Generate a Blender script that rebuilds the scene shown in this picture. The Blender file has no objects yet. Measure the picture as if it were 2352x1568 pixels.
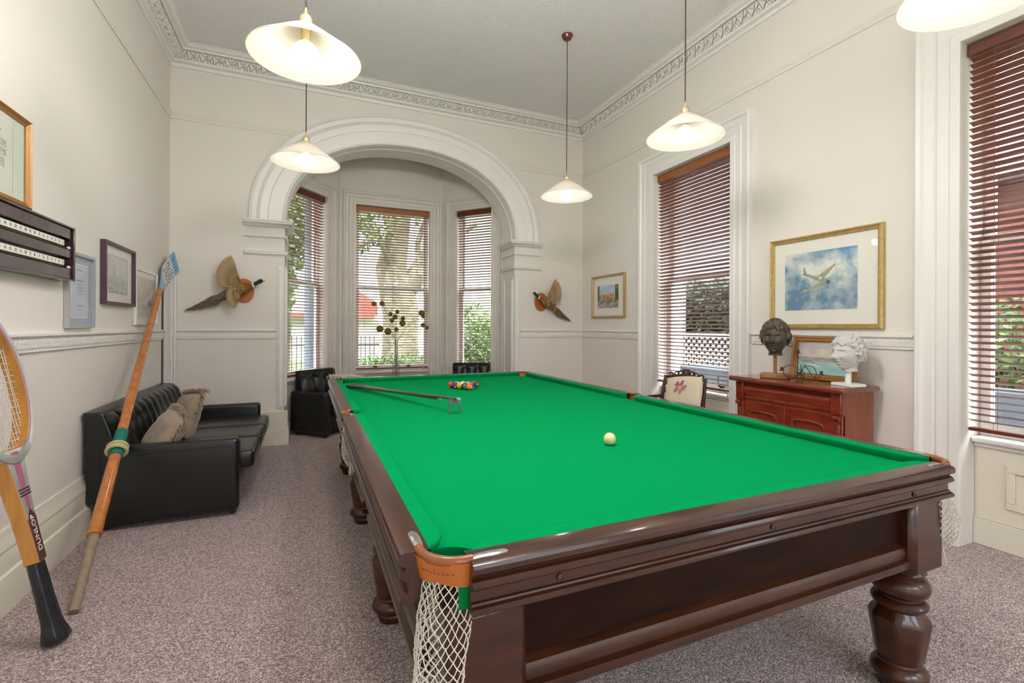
import bpy, bmesh, math, random
from math import sin, cos, pi, sqrt, radians, atan2
from mathutils import Vector, Matrix, noise
random.seed(7)
SC = bpy.context.scene
COL = SC.collection
MW = {}

# ------------------------------------------------------------------ mesh builder
LAMP_W = 2.1; EXPO = 1.5; SKY_S = 6; FILL_S = 25
class MB:
    def __init__(s):
        s.v = []; s.f = []; s.c = None; s.X = Matrix.Identity(4)
    def add(s, vs, fs):
        b = len(s.v)
        s.v += [s.X @ Vector(p) for p in vs]
        s.f += [tuple(b + i for i in f) for f in fs]
        return s
    def box(s, x0, y0, z0, x1, y1, z1):
        x0, x1 = sorted((x0, x1)); y0, y1 = sorted((y0, y1)); z0, z1 = sorted((z0, z1))
        return s.add([(x0,y0,z0),(x1,y0,z0),(x1,y1,z0),(x0,y1,z0),(x0,y0,z1),(x1,y0,z1),(x1,y1,z1),(x0,y1,z1)],
              [(0,3,2,1),(4,5,6,7),(0,1,5,4),(1,2,6,5),(2,3,7,6),(3,0,4,7)])
    def ring_skin(s, rings, cap=True, closed=False):
        n = len(rings[0]); vs = [p for r in rings for p in r]; fs = []
        m = len(rings)
        for i in range(m if closed else m-1):
            a = i*n; b = ((i+1) % m)*n
            for j in range(n):
                k = (j+1) % n
                fs.append((a+j, a+k, b+k, b+j))
        if cap and not closed:
            fs.append(tuple(range(n-1, -1, -1))); fs.append(tuple(range((m-1)*n, m*n)))
        return s.add(vs, fs)
    def tube(s, pts, r, n=8, closed=False, flat=1.0, up=None):
        pts = [Vector(p) for p in pts]; m = len(pts)
        rs = r if isinstance(r, (list, tuple)) else [r]*m
        rings = []; u = None
        for i, p in enumerate(pts):
            if closed: t = (pts[(i+1) % m] - pts[i-1])
            else: t = pts[min(i+1, m-1)] - pts[max(i-1, 0)]
            if t.length < 1e-9: t = Vector((0,0,1))
            t.normalize()
            if u is None:
                a = Vector(up) if up else (Vector((0,0,1)) if abs(t.z) < .9 else Vector((1,0,0)))
                u = (a - t*a.dot(t)).normalized()
            else:
                u = (u - t*u.dot(t))
                u = u.normalized() if u.length > 1e-6 else Vector((1,0,0))
            w = t.cross(u)
            rings.append([p + (u*cos(2*pi*j/n)*flat + w*sin(2*pi*j/n))*rs[i] for j in range(n)])
        return s.ring_skin(rings, True, closed)
    def lathe(s, prof, n=24, c=(0,0,0), cap=True):
        rings = [[(c[0]+r*cos(2*pi*j/n), c[1]+r*sin(2*pi*j/n), c[2]+z) for j in range(n)] for r, z in prof]
        return s.ring_skin(rings, cap)
    def ball(s, c, r, n=16, m=10, sc=(1,1,1)):
        prof = [(max(r*sin(pi*i/m), 1e-5), -r*cos(pi*i/m)) for i in range(m+1)]
        rings = [[(c[0]+q*cos(2*pi*j/n)*sc[0], c[1]+q*sin(2*pi*j/n)*sc[1], c[2]+z*sc[2]) for j in range(n)] for q, z in prof]
        return s.ring_skin(rings, True)
    def prism(s, poly, a, b, o, d):      # poly in plane (a,b) at origin o, extruded by vector d
        a, b, o, d = Vector(a), Vector(b), Vector(o), Vector(d)
        n = len(poly)
        A = [o + a*x + b*y for x, y in poly]; B = [p + d for p in A]
        return s.add(A+B, [tuple(range(n-1,-1,-1)), tuple(range(n, 2*n))] + [(j, (j+1)%n, n+(j+1)%n, n+j) for j in range(n)])
    def grid(s, fn, nu, nv, close_u=False):
        vs = [fn(i/nu, j/nv) for j in range(nv+1) for i in range(nu+1)]
        return s.add(vs, [(j*(nu+1)+i, j*(nu+1)+i+1, (j+1)*(nu+1)+i+1, (j+1)*(nu+1)+i) for j in range(nv) for i in range(nu)])
    def sweep(s, path, prof, closed=False, z=0, cap=True):   # prof: (offset to the left of the path, height)
        P = [Vector((p[0], p[1])) for p in path]; m = len(P); mit = []
        for i in range(m):
            d0 = (P[i]-P[i-1]).normalized() if (closed or i > 0) else None
            d1 = (P[(i+1) % m]-P[i]).normalized() if (closed or i < m-1) else None
            d0 = d0 or d1; d1 = d1 or d0
            n0 = Vector((-d0.y, d0.x)); n1 = Vector((-d1.y, d1.x))
            b = n0+n1; b = b/ (b.length_squared/2) if b.length > 1e-6 else n0
            mit.append(b)
        rings = [[(P[i].x+mit[i].x*o, P[i].y+mit[i].y*o, z+h) for o, h in prof] for i in range(m)]
        n = len(prof); vs = [p for r in rings for p in r]; fs = []
        for i in range(m if closed else m-1):
            a = i*n; b = ((i+1) % m)*n
            for j in range(n-1): fs.append((a+j, b+j, b+j+1, a+j+1))
        if not closed and cap:
            fs.append(tuple(range(n))); fs.append(tuple(range((m-1)*n+n-1, (m-1)*n-1, -1)))
        return s.add(vs, fs)
    def build(s, name, m, parent=None, world=False, bevel=0, seg=2, smooth=True, ang=35, subd=0, colors=None):
        me = bpy.data.meshes.new(name)
        vs = s.v
        if world and parent is not None:
            inv = MW[parent].inverted(); vs = [inv @ Vector(p) for p in vs]
        me.from_pydata([tuple(p) for p in vs], [], s.f)
        bm = bmesh.new(); bm.from_mesh(me); bmesh.ops.recalc_face_normals(bm, faces=bm.faces); bm.to_mesh(me); bm.free()
        me.materials.append(m)
        if smooth:
            me.shade_smooth(); me.set_sharp_from_angle(angle=radians(ang))
        o = bpy.data.objects.new(name, me); COL.objects.link(o)
        if parent is not None:
            o.parent = parent; MW[o] = MW[parent].copy()
        else: MW[o] = Matrix.Identity(4)
        if bevel:
            b = o.modifiers.new('bevel', 'BEVEL'); b.width = bevel; b.segments = seg; b.limit_method = 'ANGLE'; b.angle_limit = radians(40)
            b.harden_normals = False
        if subd:
            b = o.modifiers.new('subd', 'SUBSURF'); b.levels = subd; b.render_levels = subd
        if colors is not None:
            at = me.color_attributes.new('Col', 'FLOAT_COLOR', 'POINT')
            src = s.v
            for i, p in enumerate(src):
                c = colors(p, i); at.data[i].color = (c[0], c[1], c[2], 1)
        return o

def thing(name, label, cat, loc=(0,0,0), rz=0, group=None):
    o = bpy.data.objects.new(name, None); COL.objects.link(o)
    o.location = loc; o.rotation_euler = (0, 0, rz); o.empty_display_size = .1
    MW[o] = Matrix.Translation(loc) @ Matrix.Rotation(rz, 4, 'Z')
    return tag(o, label, cat, group)
def label_mesh(name, body, size, m, parent, mw, extrude=.0003):
    """lettering turned into a mesh part; mw is the matrix in the parent's frame"""
    cu = bpy.data.curves.new(name, 'FONT'); cu.body = body; cu.size = size; cu.align_x = 'CENTER'; cu.align_y = 'CENTER'; cu.extrude = extrude; cu.resolution_u = 3
    tmp = bpy.data.objects.new('tmp', cu); me = bpy.data.meshes.new_from_object(tmp); bpy.data.objects.remove(tmp); bpy.data.curves.remove(cu)
    me.name = name; me.materials.clear(); me.materials.append(m)
    o = bpy.data.objects.new(name, me); COL.objects.link(o); o.parent = parent; o.matrix_basis = mw; MW[o] = Matrix.Identity(4)
    return o
def tag(o, label=None, cat=None, group=None, kind=None):
    if label: o['label'] = label
    if cat: o['category'] = cat
    if group: o['group'] = group
    if kind: o['kind'] = kind
    return o
def struct(o): o['kind'] = 'structure'; return o
def copy_tree(o, parent=None):
    c = o.copy(); COL.objects.link(c); c.parent = parent
    MW[c] = MW.get(o, Matrix.Identity(4))
    for ch in o.children: copy_tree(ch, c)
    return c

# ------------------------------------------------------------------ materials
def mat(name, col, rough=.5, metal=0, coat=0, bump=None, var=None, spec=.5, sheen=0, emis=None, trans=0, coat_rough=.05, alpha=None):
    """bump=(scale, strength, distance), var=(scale, other colour, contrast) or ('wood', scale, colour)"""
    m = bpy.data.materials.new(name); m.use_nodes = True
    nt = m.node_tree; N = nt.nodes; L = nt.links; b = N['Principled BSDF']
    b.inputs['Base Color'].default_value = (*col, 1); b.inputs['Roughness'].default_value = rough
    b.inputs['Metallic'].default_value = metal; b.inputs['Coat Weight'].default_value = coat; b.inputs['Coat Roughness'].default_value = coat_rough
    b.inputs['Specular IOR Level'].default_value = spec
    if sheen: b.inputs['Sheen Weight'].default_value = sheen
    if trans: b.inputs['Transmission Weight'].default_value = trans
    if emis: b.inputs['Emission Color'].default_value = (*emis[:3], 1); b.inputs['Emission Strength'].default_value = emis[3]
    tc = N.new('ShaderNodeTexCoord')
    if var:
        if var[0] == 'wood':
            mp = N.new('ShaderNodeMapping'); mp.inputs['Scale'].default_value = var[1]; L.new(tc.outputs['Object'], mp.inputs[0])
            n = N.new('ShaderNodeTexNoise'); n.inputs['Scale'].default_value = 3; n.inputs['Detail'].default_value = 6; n.inputs['Distortion'].default_value = .6
            L.new(mp.outputs[0], n.inputs['Vector'])
            c2 = var[2]; lo, hi = .32, .68
        else:
            n = N.new('ShaderNodeTexNoise'); n.inputs['Scale'].default_value = var[0]; n.inputs['Detail'].default_value = 5
            L.new(tc.outputs['Object'], n.inputs['Vector']); c2 = var[1]; w = var[2] if len(var) > 2 else .2; lo, hi = .5-w, .5+w
        r = N.new('ShaderNodeValToRGB'); r.color_ramp.elements[0].position = lo; r.color_ramp.elements[1].position = hi
        r.color_ramp.elements[0].color = (*col, 1); r.color_ramp.elements[1].color = (*c2, 1)
        L.new(n.outputs['Fac'], r.inputs[0]); L.new(r.outputs[0], b.inputs['Base Color'])
    if bump:
        n = N.new('ShaderNodeTexNoise'); n.inputs['Scale'].default_value = bump[0]; n.inputs['Detail'].default_value = 4
        L.new(tc.outputs['Object'], n.inputs['Vector'])
        bp = N.new('ShaderNodeBump'); bp.inputs['Strength'].default_value = bump[1]; bp.inputs['Distance'].default_value = bump[2]
        L.new(n.outputs['Fac'], bp.inputs['Height']); L.new(bp.outputs[0], b.inputs['Normal'])
    return m
def vmat(name, rough=.6, spec=.4, bump=None, coat=0):
    m = mat(name, (.5,.5,.5), rough, spec=spec, bump=bump, coat=coat)
    N = m.node_tree.nodes; a = N.new('ShaderNodeAttribute'); a.attribute_name = 'Col'
    m.node_tree.links.new(a.outputs['Color'], N['Principled BSDF'].inputs['Base Color']); return m

def carpet():
    m = bpy.data.materials.new('loop_carpet'); m.use_nodes = True; N = m.node_tree.nodes; L = m.node_tree.links; b = N['Principled BSDF']
    b.inputs['Roughness'].default_value = .95; b.inputs['Specular IOR Level'].default_value = .15; b.inputs['Sheen Weight'].default_value = .3
    tc = N.new('ShaderNodeTexCoord'); mp = N.new('ShaderNodeMapping'); mp.inputs['Scale'].default_value = (150, 230, 1); mp.inputs['Rotation'].default_value = (0,0,.35)
    L.new(tc.outputs['Object'], mp.inputs[0])
    v = N.new('ShaderNodeTexVoronoi'); v.inputs['Scale'].default_value = 1; v.inputs['Randomness'].default_value = .55; L.new(mp.outputs[0], v.inputs['Vector'])
    wn = N.new('ShaderNodeTexWhiteNoise'); L.new(v.outputs['Color'], wn.inputs['Vector'])
    r = N.new('ShaderNodeValToRGB'); e = r.color_ramp.elements
    e[0].color = (.19,.11,.105,1); e[1].color = (.76,.63,.60,1); e[1].position = .95
    x = e.new(.5); x.color = (.46,.34,.325,1)
    L.new(wn.outputs['Value'], r.inputs[0])
    rr = N.new('ShaderNodeValToRGB'); rr.color_ramp.elements[0].position = .25; rr.color_ramp.elements[1].position = .75
    rr.color_ramp.elements[0].color = (1.15,1.15,1.15,1); rr.color_ramp.elements[1].color = (.35,.33,.33,1)
    L.new(v.outputs['Distance'], rr.inputs[0])
    mx = N.new('ShaderNodeMix'); mx.data_type = 'RGBA'; mx.blend_type = 'MULTIPLY'; mx.inputs[0].default_value = 1
    L.new(r.outputs[0], mx.inputs[6]); L.new(rr.outputs[0], mx.inputs[7]); L.new(mx.outputs[2], b.inputs['Base Color'])
    bp = N.new('ShaderNodeBump'); bp.inputs['Strength'].default_value = .6; bp.inputs['Distance'].default_value = .004; bp.invert = True
    L.new(v.outputs['Distance'], bp.inputs['Height']); L.new(bp.outputs[0], b.inputs['Normal'])
    return m
def glass_mat(name='window_glass', tint=(1,1,1), k0=.035, k1=.5):
    m = bpy.data.materials.new(name); m.use_nodes = True; N = m.node_tree.nodes; L = m.node_tree.links; N.clear()
    o = N.new('ShaderNodeOutputMaterial'); t = N.new('ShaderNodeBsdfTransparent'); t.inputs[0].default_value = (*tint, 1)
    g = N.new('ShaderNodeBsdfGlossy'); g.inputs['Roughness'].default_value = .02
    f = N.new('ShaderNodeLayerWeight'); f.inputs[0].default_value = .5; pw = N.new('ShaderNodeMath'); pw.operation = 'POWER'; pw.inputs[1].default_value = 4; L.new(f.outputs['Facing'], pw.inputs[0])
    ma = N.new('ShaderNodeMath'); ma.operation = 'MULTIPLY_ADD'; ma.inputs[1].default_value = k1; ma.inputs[2].default_value = k0; L.new(pw.outputs[0], ma.inputs[0]); x = N.new('ShaderNodeMixShader')
    L.new(ma.outputs[0], x.inputs[0]); L.new(t.outputs[0], x.inputs[1]); L.new(g.outputs[0], x.inputs[2]); L.new(x.outputs[0], o.inputs[0])
    return m
def shade_mat():
    m = bpy.data.materials.new('opal_shade'); m.use_nodes = True; N = m.node_tree.nodes; L = m.node_tree.links; N.clear()
    o = N.new('ShaderNodeOutputMaterial'); d = N.new('ShaderNodeBsdfPrincipled'); d.inputs['Base Color'].default_value = (.84,.82,.78,1); d.inputs['Roughness'].default_value = .25
    t = N.new('ShaderNodeBsdfTranslucent'); t.inputs[0].default_value = (.8,.75,.66,1); x = N.new('ShaderNodeMixShader'); x.inputs[0].default_value = .5
    L.new(d.outputs[0], x.inputs[1]); L.new(t.outputs[0], x.inputs[2]); L.new(x.outputs[0], o.inputs[0]); return m

M = dict(
 wall=mat('wall_paint', (.785,.735,.675), .75, bump=(180,.10,.002), var=(1.3,(.755,.705,.645),.3)),
 trim=mat('trim_paint', (.81,.785,.75), .38, bump=(60,.04,.001)),
 cream=mat('skirting_paint', (.74,.69,.57), .42, bump=(40,.05,.001)),
 baytrim=mat('bay_trim_paint', (.74,.70,.65), .42, var=(4,(.66,.60,.53),.3)),
 emboss=mat('embossed_paint', (.80,.78,.74), .45, bump=(55,.9,.008)),
 ceil=mat('stippled_ceiling', (.90,.885,.885), .9, bump=(85,.8,.02), var=(95,(.80,.785,.785),.12)),
 carpet=carpet(),
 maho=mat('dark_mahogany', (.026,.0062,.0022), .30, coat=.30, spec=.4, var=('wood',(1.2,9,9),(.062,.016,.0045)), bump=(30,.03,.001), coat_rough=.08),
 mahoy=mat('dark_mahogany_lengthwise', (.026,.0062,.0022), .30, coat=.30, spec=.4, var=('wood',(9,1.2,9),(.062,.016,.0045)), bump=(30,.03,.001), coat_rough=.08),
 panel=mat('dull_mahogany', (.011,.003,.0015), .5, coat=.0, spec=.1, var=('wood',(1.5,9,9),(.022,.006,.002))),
 cloth=mat('green_baize', (.0,.26,.072), 1.0, spec=.03, sheen=.0, bump=(900,.15,.0006), var=(700,(.0,.285,.084),.25)),
 dkcloth=mat('dark_green_baize', (.0,.17,.04), .9, spec=.1),
 leather=mat('tan_leather', (.50,.15,.02), .42, bump=(60,.1,.001), var=(9,(.42,.12,.02),.2)),
 roll=mat('brown_leather', (.22,.06,.02), .30, coat=.3, var=(12,(.30,.09,.025),.2)),
 chrome=mat('worn_nickel', (.55,.53,.52), .25, 1),
 net=mat('cotton_net', (.66,.62,.52), .85, spec=.2),
 black=mat('black_leather', (.008,.009,.008), .29, bump=(220,.10,.001), spec=.55),
 blackgreen=mat('black_piping', (.02,.022,.02), .4),
 castor=mat('castor_black', (.02,.02,.022), .4),
 cushion=mat('beige_chenille', (.36,.28,.20), .95, spec=.1, sheen=.3, bump=(120,.6,.003), var=(40,(.28,.21,.15),.25)),
 fringe=mat('beige_fringe', (.34,.25,.18), .95, spec=.1),
 redwood=mat('red_mahogany', (.27,.040,.012), .24, coat=.5, var=('wood',(2,2,9),(.16,.018,.008)), coat_rough=.1),
 redtop=mat('cabinet_top_wood', (.24,.045,.017), .18, coat=.7, var=('wood',(8,1.5,8),(.14,.022,.012)), coat_rough=.06),
 sidewood=mat('cabinet_side_wood', (.32,.085,.03), .35, coat=.2, var=('wood',(8,8,1.2),(.23,.05,.018))),
 oak=mat('oak', (.36,.17,.06), .5, var=('wood',(9,2,9),(.27,.11,.035))),
 oar=mat('varnished_oar_wood', (.55,.20,.045), .22, coat=.5, var=('wood',(9,9,1),(.40,.12,.025))),
 grip=mat('bare_grey_wood', (.30,.23,.15), .8, var=('wood',(12,12,1.2),(.23,.17,.11))),
 green=mat('green_sleeve', (.0,.16,.12), .4),
 brassy=mat('cream_collar', (.55,.47,.22), .4),
 lblue=mat('light_blue_paint', (.26,.50,.70), .45),
 blind=mat('blind_slat_wood', (.21,.052,.022), .38, var=('wood',(2,20,20),(.17,.040,.018))),
 blindhead=mat('blind_headrail_wood', (.38,.12,.03), .35, var=('wood',(2,20,20),(.30,.085,.02))),
 blindhead2=mat('blind_headrail_dark', (.15,.030,.015), .35, var=('wood',(2,20,20),(.11,.022,.01))),
 cord=mat('blind_cord', (.30,.08,.08), .8),
 lampcord=mat('lamp_cord', (.05,.025,.015), .6),
 brass=mat('aged_brass', (.62,.50,.27), .35, .6),
 rose=mat('ceiling_rose_red', (.14,.015,.01), .25, coat=.5),
 shade=shade_mat(),
 bulb=mat('lit_globe', (1,1,1), .3, emis=(.66,.62,.33,1)),
 globe=mat('fill_globe_glow', (1,1,1), .3, emis=(1,.965,.97,FILL_S)),
 gold=mat('gold_frame', (.60,.44,.17), .38, .35, bump=(140,.5,.003), var=(30,(.45,.31,.11),.2)),
 goldthin=mat('pale_gold_frame', (.50,.33,.15), .35, .3),
 brownframe=mat('brown_gilt_frame', (.42,.20,.055), .35, .2, bump=(120,.4,.002)),
 silver=mat('silver_frame', (.50,.49,.52), .3, .55),
 darkframe=mat('dark_purple_frame', (.10,.05,.07), .35, .2),
 mount=mat('picture_mount', (.80,.77,.70), .8),
 greenmount=mat('green_mount', (.60,.66,.55), .8),
 bluemount=mat('blue_grey_mount', (.36,.40,.50), .8),
 whitewood=mat('white_wood', (.78,.77,.75), .5),
 pglass=glass_mat('picture_glass', (1,1,1), .008, .25),
 glass=glass_mat(),
 vase=mat('vase_glass', (.95,.95,.95), .03, trans=.9, spec=.5),
 straw=mat('dried_stem', (.45,.32,.16), .8),
 seed=mat('dried_seed_head', (.26,.16,.05), .95, bump=(90,1,.01), var=(120,(.17,.09,.03),.2)),
 bronze=mat('bronze_patina', (.085,.060,.042), .48, .35, bump=(70,.35,.003), var=(16,(.14,.12,.085),.25)),
 iron=mat('rusty_iron', (.11,.055,.035), .55, .5),
 plaster=mat('white_plaster', (.60,.58,.56), .75, bump=(60,.3,.002)),
 darkwood=mat('dark_carved_wood', (.075,.028,.022), .32, coat=.3),
 cream_fabric=mat('cream_cushion', (.72,.64,.46), .9, spec=.1),
 steel=mat('grey_alloy', (.20,.21,.24), .42, .5),
 ebony=mat('ebony_butt', (.02,.016,.018), .2, coat=.5),
 cue=mat('cue_wood', (.12,.055,.035), .25, coat=.5),
 score=mat('scoreboard_wood', (.045,.020,.028), .2, coat=.7, bump=(25,.25,.003)),
 ivory=mat('score_slider', (.72,.70,.62), .4),
 latch=mat('dark_brass_latch', (.09,.055,.03), .4, .6),
 vcol=vmat('painted_pattern', .6), vgloss=vmat('glossy_pattern', .12, .5, coat=.5), vfeather=vmat('feathers', .75, .2, bump=(60,.5,.004)),
 grass=mat('lawn', (.05,.09,.02), .9, var=(6,(.08,.12,.03),.2)),
 leaf=mat('leaf_green', (.035,.085,.014), .6, var=(3,(.10,.17,.025),.2)),
 leafd=mat('leaf_dark', (.020,.038,.014), .6, var=(3,(.035,.06,.02),.2)),
 bark=mat('pale_bark', (.30,.26,.18), .9, bump=(8,.8,.05), var=(3,(.17,.145,.10),.2)),
 fence=mat('black_iron', (.03,.03,.035), .5),
 white=mat('white_render', (.55,.53,.50), .8),
 redroof=mat('red_painted_roof', (.36,.06,.04), .7),
 greypaint=mat('blue_grey_paint', (.10,.12,.15), .6),
 path=mat('pale_paving', (.30,.28,.25), .9),
 brick=mat('red_brick', (.17,.055,.04), .85, var=(14,(.11,.035,.028),.2)),
 textblack=mat('ink', (.03,.03,.04), .7), textblue=mat('blue_ink', (.03,.08,.22), .7), textwhite=mat('cream_lettering', (.75,.72,.62), .5),
 racketwood=mat('racket_ash', (.58,.27,.045), .25, coat=.5, var=('wood',(9,9,1.5),(.45,.19,.03))),
 racketface=mat('racket_face_silver', (.60,.57,.57), .22, .5, coat=.4),
 racketpink=mat('racket_pink_line', (.42,.12,.20), .4), racketmaroon=mat('racket_maroon', (.11,.035,.032), .3, coat=.3),
 gripblack=mat('black_grip_tape', (.014,.014,.017), .38, bump=(60,.2,.001)), string=mat('racket_string', (.62,.55,.50), .5),
)
# ------------------------------------------------------------------ room shell
XL, XR, YB, YF, ZC = -1.375, 3.875, 6.25, -2.6, 4.42
AX, ASZ, AI, BI, AO, BO, AN = 1.25, 2.63, 1.49, 1.10, 1.86, 1.46, 2.2     # arch centre, springing, inner and outer half axes
JL, JR, YA = AX-AI, AX+AI, 6.68
def arc(t, w, extra=0):       # t 0..pi, w 0 inner .. 1 outer
    a = AI+(AO-AI)*w+extra; b = BI+(BO-BI)*w+extra
    c, s_ = cos(t), sin(t)
    return AX + a*math.copysign(abs(c)**(2/AN), c), ASZ + b*abs(s_)**(2/AN)

f = MB(); f.box(XL-.1, YF-.3, -.12, XR+.5, 7.9, 0); struct(f.build('floor', M['carpet'], smooth=False))
f = MB(); f.box(XL-.1, YF-.3, ZC, XR+.4, YB+.1, ZC+.15); struct(f.build('ceiling', M['ceil'], smooth=False))
f = MB(); f.box(-1.0, YB+.1, 4.12, 3.5, 8.2, 4.25); struct(f.build('ceiling_bay', M['ceil'], smooth=False))
f = MB(); f.box(XL-.3, YF-.3, 0, XL, YB+.43, ZC+.1); struct(f.build('wall_left', M['wall'], smooth=False))
# rear wall behind the camera, with two tall openings added to let in more daylight
f = MB(); f.box(XL, YF-.3, 0, -.9, YF, ZC); f.box(.9, YF-.3, 0, 1.6, YF, ZC); f.box(3.4, YF-.3, 0, XR+.42, YF, ZC)
f.box(-.9, YF-.3, 3.3, .9, YF, ZC); f.box(1.6, YF-.3, 3.3, 3.4, YF, ZC); struct(f.build('wall_front', M['wall'], smooth=False))
# back wall with the arch
f = MB(); f.box(XL, YB, 0, JL, YA, ZC); f.box(JR, YB, 0, XR+.42, YA, ZC)
NA = 64
pts = [arc(pi*i/NA, 0) for i in range(NA+1)]
for i in range(NA):
    (xa, za), (xb, zb) = pts[i], pts[i+1]
    f.add([(xa,YB,za),(xb,YB,zb),(xb,YB,ZC),(xa,YB,ZC),(xa,YA,za),(xb,YA,zb),(xb,YA,ZC),(xa,YA,ZC)],
          [(0,1,2,3),(7,6,5,4),(0,4,5,1)])
struct(f.build('wall_back', M['wall'], smooth=False))
# right wall with window openings (each opening runs to the floor as a recess)
RW = [(3.47, 4.62), (.51, 1.66), (-1.9, -.75)]
TH = .42; ZH = 3.24
f = MB(); ys = [YF] + [v for a, b in sorted(RW) for v in (a, b)] + [YB]
for i in range(0, len(ys), 2): f.box(XR, ys[i], 0, XR+TH, ys[i+1], ZC)
for a, b in RW: f.box(XR, a, ZH, XR+TH, b, ZC)
struct(f.build('wall_right', M['wall'], smooth=False))
# bay walls
BP = [(-.344, 6.59), (.456, 7.55), (2.044, 7.55), (2.75, 6.70)]
BT = .16; BZ = 4.2
def frame2(p, q):       # origin, along, outward (right of p->q is inside for this ordering)
    p, q = Vector((*p, 0)), Vector((*q, 0)); e = (q-p).normalized(); n = Vector((-e.y, e.x, 0))
    return p, e, n, (q-p).length
BW = []
f = MB()
for k in range(3):
    p, e, n, Ln = frame2(BP[k], BP[k+1]); X = Matrix(((e.x, n.x, 0, p.x), (e.y, n.y, 0, p.y), (0,0,1,0), (0,0,0,1)))
    s0, s1 = (.23, Ln-.23) if k == 1 else ((.16, Ln-.31) if k == 0 else (.25, Ln-.20))
    BW.append((X, s0, s1)); f.X = X
    ext = .1
    f.box(-ext if k == 0 else 0, 0, 0, s0, BT, BZ); f.box(s1, 0, 0, Ln+(ext if k == 2 else 0), BT, BZ); f.box(s0, 0, ZH, s1, BT, BZ); f.box(s0, .10, 0, s1, BT, .66)
f.X = Matrix.Identity(4)
struct(f.build('wall_bay', M['wall'], smooth=False))

# cornice round the whole room and its pierced leaf frieze
room = [(XL, YB), (XL, YF), (XR, YF), (XR, YB)]
f = MB()
f.sweep(room, [(0,-.19),(.022,-.19),(.026,-.165),(.012,-.158),(.012,-.15),(.045,-.135),(.055,-.118),(.045,-.112),(.05,-.108)], True, ZC)
f.sweep(room, [(.135,-.045),(.150,-.045),(.155,-.03),(.185,-.03),(.20,-.022),(.215,-.008),(.235,-.008),(.235,0)], True, ZC)
f.sweep(room, [(.035,-.105),(.125,-.03)], True, ZC)
struct(f.build('trim_1', M['trim']))
def leaf_run(p, q, inset):
    p, q = Vector((*p,0)), Vector((*q,0)); d = (q-p); Ln = d.length; e = d/Ln; nrm = Vector((-e.y, e.x, 0))
    g = MB(); a = Vector((nrm.x*.085, nrm.y*.085, .063)); h = a.length; a.normalize(); o0 = p + nrm*.048 + Vector((0,0,ZC-.110)); up = e.cross(a)
    if up.z > 0: up = -up
    u = .118; n = int((Ln-2*inset)/u); u = (Ln-2*inset)/n
    shapes = [[(.0,.02),(.44,.03),(.05,.42)], [(.09,.50),(.48,.12),(.50,.90),(.42,.95)], [(.0,.55),(.32,.97),(.02,.97)],
              [(.55,.06),(.70,.03),(.72,.45),(.57,.62)], [(.76,.03),(.96,.03),(.96,.38),(.78,.30)], [(.58,.72),(.90,.46),(.96,.56),(.70,.96),(.58,.96)], [(.80,.97),(.97,.70),(.97,.97)]]
    for i in range(n):
        for sh in shapes:
            poly = [((inset+(i+x)*u), y*h) for x, y in sh]
            g.prism(poly, e, a, o0+up*.001, up*.010)
    return g
for k, (a, b) in enumerate((((XL,YB),(XL,.5)), ((XR,.5),(XR,YB)), ((XR,YB),(XL,YB)))):
    o = leaf_run(a, b, .12).build('trim_%d' % (2+k), M['trim'], smooth=False); struct(o)
# picture rail
zr = 3.66; pr = [(0,0),(.012,0),(.016,.02),(.010,.03),(.022,.045),(.026,.06),(.012,.068),(.012,.078),(0,.08)]
f = MB(); f.sweep([(-.10,YB),(XL,YB),(XL,YF)], pr, False, zr); f.sweep([(XR,YF),(XR,YB),(2.58,YB)], pr, False, zr); struct(f.build('trim_5', M['wall']))
# chair rail
cr = [(0,0),(.014,0),(.014,.018),(.020,.020),(.020,.072),(.026,.076),(.040,.088),(.040,.10),(0,.104)]
f = MB()
f.sweep([(-.33,YB),(XL+.055,YB)], cr, False, 1.25); f.sweep([(XR,4.87),(XR,YB),(2.83,YB)], cr, False, 1.25)
f.sweep([(XR,1.91),(XR,3.22)], cr, False, 1.25); f.sweep([(XL,5.94),(XL,YF)], cr, False, 1.25)
f.sweep([(XR,-.45),(XR,.26)], cr, False, 1.25)
struct(f.build('trim_6', M['trim']))
# embossed strip of the chair rail: raised leaf beads
f = MB()
def beads(x, y0, y1, sgn):
    n = int(abs(y1-y0)/.03)
    for i in range(n):
        y = y0+(y1-y0)*(i+.5)/n
        f.box(x, y-.010, 1.278, x+sgn*.0045, y+.010, 1.292); f.box(x, y-.004, 1.296, x+sgn*.006, y+.014, 1.304); f.box(x, y-.014, 1.306, x+sgn*.0045, y+.004, 1.318)
beads(XL+.020, -.5, 5.9, 1); beads(XR-.020, 1.93, 3.2, -1); beads(XR-.020, 4.89, 6.2, -1)
struct(f.build('trim_7', M['trim'], smooth=False))
# skirting
sk = [(0,.385),(.012,.385),(.018,.365),(.018,.35),(.034,.325),(.038,.30),(.030,.292),(.034,.286),(.034,.19),(.046,.182),(.050,.165),(.050,.0)]
sk = sk[::-1]
def skirt(name, paths):
    f = MB()
    for p in paths: f.sweep(p, sk, False, 0)
    return struct(f.build(name, M['cream']))
skirt('baseboard_left', [[(XL,5.94),(XL,YF)]])
skirt('baseboard_back', [[(JL,YA-.02),(JL,YB),(XL+.055,YB)], [(XR,YB),(JR,YB),(JR,YA-.02)]])
skirt('baseboard_right', [[(XR,4.87),(XR,YB-.001)], [(XR,1.91),(XR,3.22)]])
f = MB(); f.box(-.50, YB-.075, 0, JL+.055, YB-.02, .19); f.box(-.49, YB-.062, .19, JL+.045, YB-.02, .40); f.box(JR-.055, YB-.075, 0, 3.0, YB-.02, .19)
struct(f.build('baseboard_arch', M['cream'], bevel=.006))
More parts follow.
